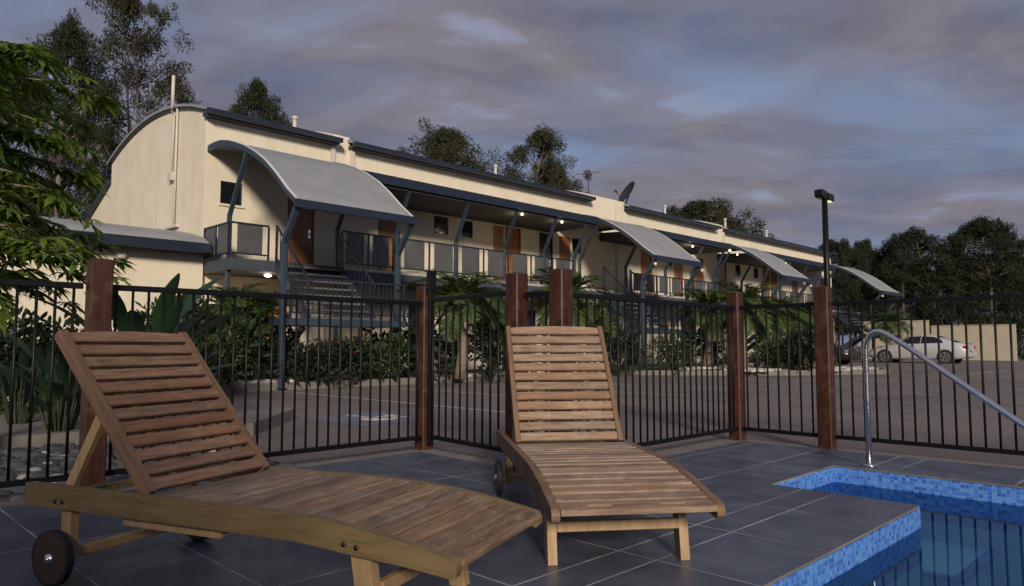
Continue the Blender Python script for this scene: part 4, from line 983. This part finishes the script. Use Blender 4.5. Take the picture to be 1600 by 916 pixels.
def shrub(k,u,d,s,label,group=GB,zz=.08):
    loc=(*gp(u,d),zz)
    cat='shrub'
    if k not in used: used.add(k); o=place_first(protos[k],protos[k].name.split('.')[0],loc,rnd.uniform(0,6),s,label=label,cat=cat,group=group); return o
    return copy_tree(protos[k],None,loc,rnd.uniform(0,6),s,label=label,group=group)
shrub('d',285,13.2,1.35,'tall dark shrub right of the paddle-leaved plant, against the annex')
shrub('m',335,14.0,1.5,'tall leafy shrub below the first landing balustrade')
shrub('m',310,12.2,.9,'low light-green shrub behind the left lounger backrest corner')
shrub('d',250,12.6,1.1,'dark shrub below the paddle leaves near the annex wall')
shrub('r',470,15.0,.85,'red-flowered bush in front of the first staircase, left part')
shrub('r',510,15.2,.92,'red-flowered bush in front of the middle of the first staircase')
shrub('p',555,15.6,.88,'pink-flowered bush in front of the first staircase, right part')
shrub('m',592,16.2,.9,'yellow-green shrub beside the right canopy post')
shrub('d',430,15.2,1.0,'dark shrub at the foot of the first canopy post')
shrub('r',640,17.0,1.5,'taller red-speckled bush just left of the gate post')
shrub('o',712,17.6,1.15,'orange-flowered bush seen through the pool gate')
shrub('d',770,17.9,1.2,'tall dark shrub seen through the gate right of the orange flowers')
shrub('d',965,21.2,1.1,'dark shrub under the second staircase')
shrub('m',1050,22.0,1.0,'yellow-green shrub between the second canopy posts')
shrub('d',1105,25,1.1,'dark shrub left of the palm trunk')
shrub('m',1200,22.8,.95,'bright low shrub left of the lamp post in the round bed')
shrub('r',1235,22.6,.95,'red-speckled low bush in the round bed')
shrub('d',1265,22.2,1.1,'dark shrub beside the right-hand timber post')
shrub('m',1550,46,1.9,'green shrub at the end of the cream metal fence')
shrub('d',1580,45,2.3,'large dark shrub right of the cream metal fence')
shrub('d',30,8.2,.95,'dark shrub at the left edge behind the fence')
shrub('r',75,8.6,.9,'dark bush with a few red flowers beyond the left fence')
shrub('d',120,8.3,.85,'dark shrub behind the left timber post')
shrub('m',200,8.0,.62,'low shrub below the paddle-leaved plant')
# palms
P1=palm(71,1.55,1.25,26); place_first(P1,'palm',(*gp(720,17.0),.08),.3,1.22,label='bushy palm behind the gate below the gallery',cat='palm',group='feathery palms in the garden bed')
PG='feathery palms in the garden bed'
for u,d,s,l in ((770,18.6,.95,'palm just left of the paired timber posts'),(885,18.4,1.30,'palm rising behind the paired timber posts'),(925,20.2,1.0,'palm in front of the plain wall right of the paired posts'),(1105,24.5,1.3,'palm right of the second canopy'),(1162,22.9,1.32,'large palm with leaning pinkish trunk beside the inner corner post'),(1212,23.6,1.15,'palm left of the lamp post'),(1255,27,1.2,'palm behind the right-hand timber post'),(1392,38,1.25,'palm below the last canopy roof'),(405,15.4,.92,'palm under the first canopy left of its post'),(355,14.8,.98,'palm below the first landing')):
    copy_tree(P1,None,(*gp(u,d),.08),u*.37,s,label=l,group=PG)
# paddle-leaved plants beyond the left fence
Bq=broad(81,24,1.30,.50,.105); place_first(Bq,'ginger_plant',(*gp(218,6.3),-.05),0,1.40,label='paddle-leaved plant rising above the fence right of the left post',cat='plant',group='paddle-leaved plants beyond the left fence')
for u,d,s,z,l in ((100,6.6,.92,1.9,'paddle-leaved plant just left of the left timber post'),(35,7.2,.8,4.2,'paddle-leaved plant at the left picture edge')): copy_tree(Bq,None,(*gp(u,d),-.05),z,s,label=l,group='paddle-leaved plants beyond the left fence')
for u,d,s,z,l in ((265,9.2,.85,2.9,'paddle-leaved plant in front of the annex gutter end'),(300,11.0,.95,.9,'paddle-leaved plant between lounger and shrubs')): copy_tree(Bq,None,(*gp(u,d),-.05),z,s,label=l,group='paddle-leaved plants beyond the left fence')
# unseen shrubs added behind the camera to shade the left of the deck
for i,(x,y,sc) in enumerate(((-3.75,-3.0,2.3),(-5.9,-2.7,2.7),(-7.4,-2.9,2.6),(-5.3,-3.9,2.9))):
    copy_tree(protos['d'],None,(x,y,-.05),i*1.1,(sc*.9,sc*.75,sc*1.15),label=['nearest','second','farthest','rear'][i]+' tall dark shrub beyond the deck corner, added out of frame for shade',group='unseen shrubs added to shade the deck')
# near tree with deeply lobed drooping leaves
def lobed_tree():
    r=random.Random(97); bx,by=gp(-100,5.3); root=empty('lobed_leaf_tree',(bx,by,-.05),label='close bright green tree with drooping deeply lobed leaves at the left edge',cat='tree')
    tr=MB(); lf=MB(); right=Vector((1,-1,0)).normalized(); fw=Vector((1,1,0)).normalized()
    tr.tube([(0,0,0),(.05,-.03,1.2),(.0,.02,2.2),(.08,.0,3.3)],[.07,.055,.045,.02],8)
    def leaf(p,d,size):
        n=(Vector((0,0,1))+rv(r)*.4).normalized(); s=d.cross(n).normalized(); n=s.cross(d)
        for k in range(7):
            a=R(-105+35*k); L=size*(1-.33*abs(k-3)/3)*r.uniform(.9,1.1); dd=(d*math.cos(a)+s*math.sin(a)-n*.12).normalized(); w=L*.19
            sd=dd.cross(n).normalized()*w/2; dr=n*L*.22
            lf.add([p,p+dd*L*.25+sd*.7,p+dd*L*.42+sd*1.25,p+dd*L*.52+sd*.75,p+dd*L*.66+sd*1.05-dr*.3,p+dd*L*.75+sd*.5-dr*.5,p+dd*L-dr,p+dd*L*.75-sd*.5-dr*.5,p+dd*L*.66-sd*1.05-dr*.3,p+dd*L*.52-sd*.75,p+dd*L*.42-sd*1.25,p+dd*L*.25-sd*.7],[tuple(range(12))])
    for k in range(50):
        z=1.30+1.95*(k/50); a=r.uniform(-2.6,2.6) if k%3 else r.uniform(-.7,.7); hd=(right*math.cos(a)+fw*math.sin(a)); 
        reach=(.80+.36*math.exp(-((z-1.95)/.28)**2)+.12*math.exp(-((z-2.85)/.25)**2))*r.uniform(.62,1.08)*(1.0-.3*max(0,(z-2.9)))*(.8 if z<1.5 else 1)
        p=Vector((0,0,z)); el=r.uniform(.1,.5); pts=[p.copy()]
        for i in range(7):
            p=p+(hd*math.cos(el)+Vector((0,0,math.sin(el))))*reach/6; el-=.14; pts.append(p.copy())
        tr.tube(pts,[.016,.013,.011,.009,.007,.006,.005,.004],5,cap=False)
        for i in range(2,8):
            for q in range(2):
                dd=(hd+rv(r)*.55+Vector((0,0,-.25))).normalized(); pp=pts[i]+dd*.05; leaf(pp,dd,r.choice((.14,.18,.23,.28))*r.uniform(.85,1.1))
    tr.build('trunk','bark_palm',root); lf.build('crown','leaf_lobed',root,fix=False)
lobed_tree()
# ------------------------------------------------------------------ render settings
scn.render.engine='CYCLES'; scn.cycles.use_denoising=True
scn.cycles.max_bounces=6; scn.cycles.transparent_max_bounces=12; scn.cycles.caustics_reflective=False; scn.cycles.caustics_refractive=False
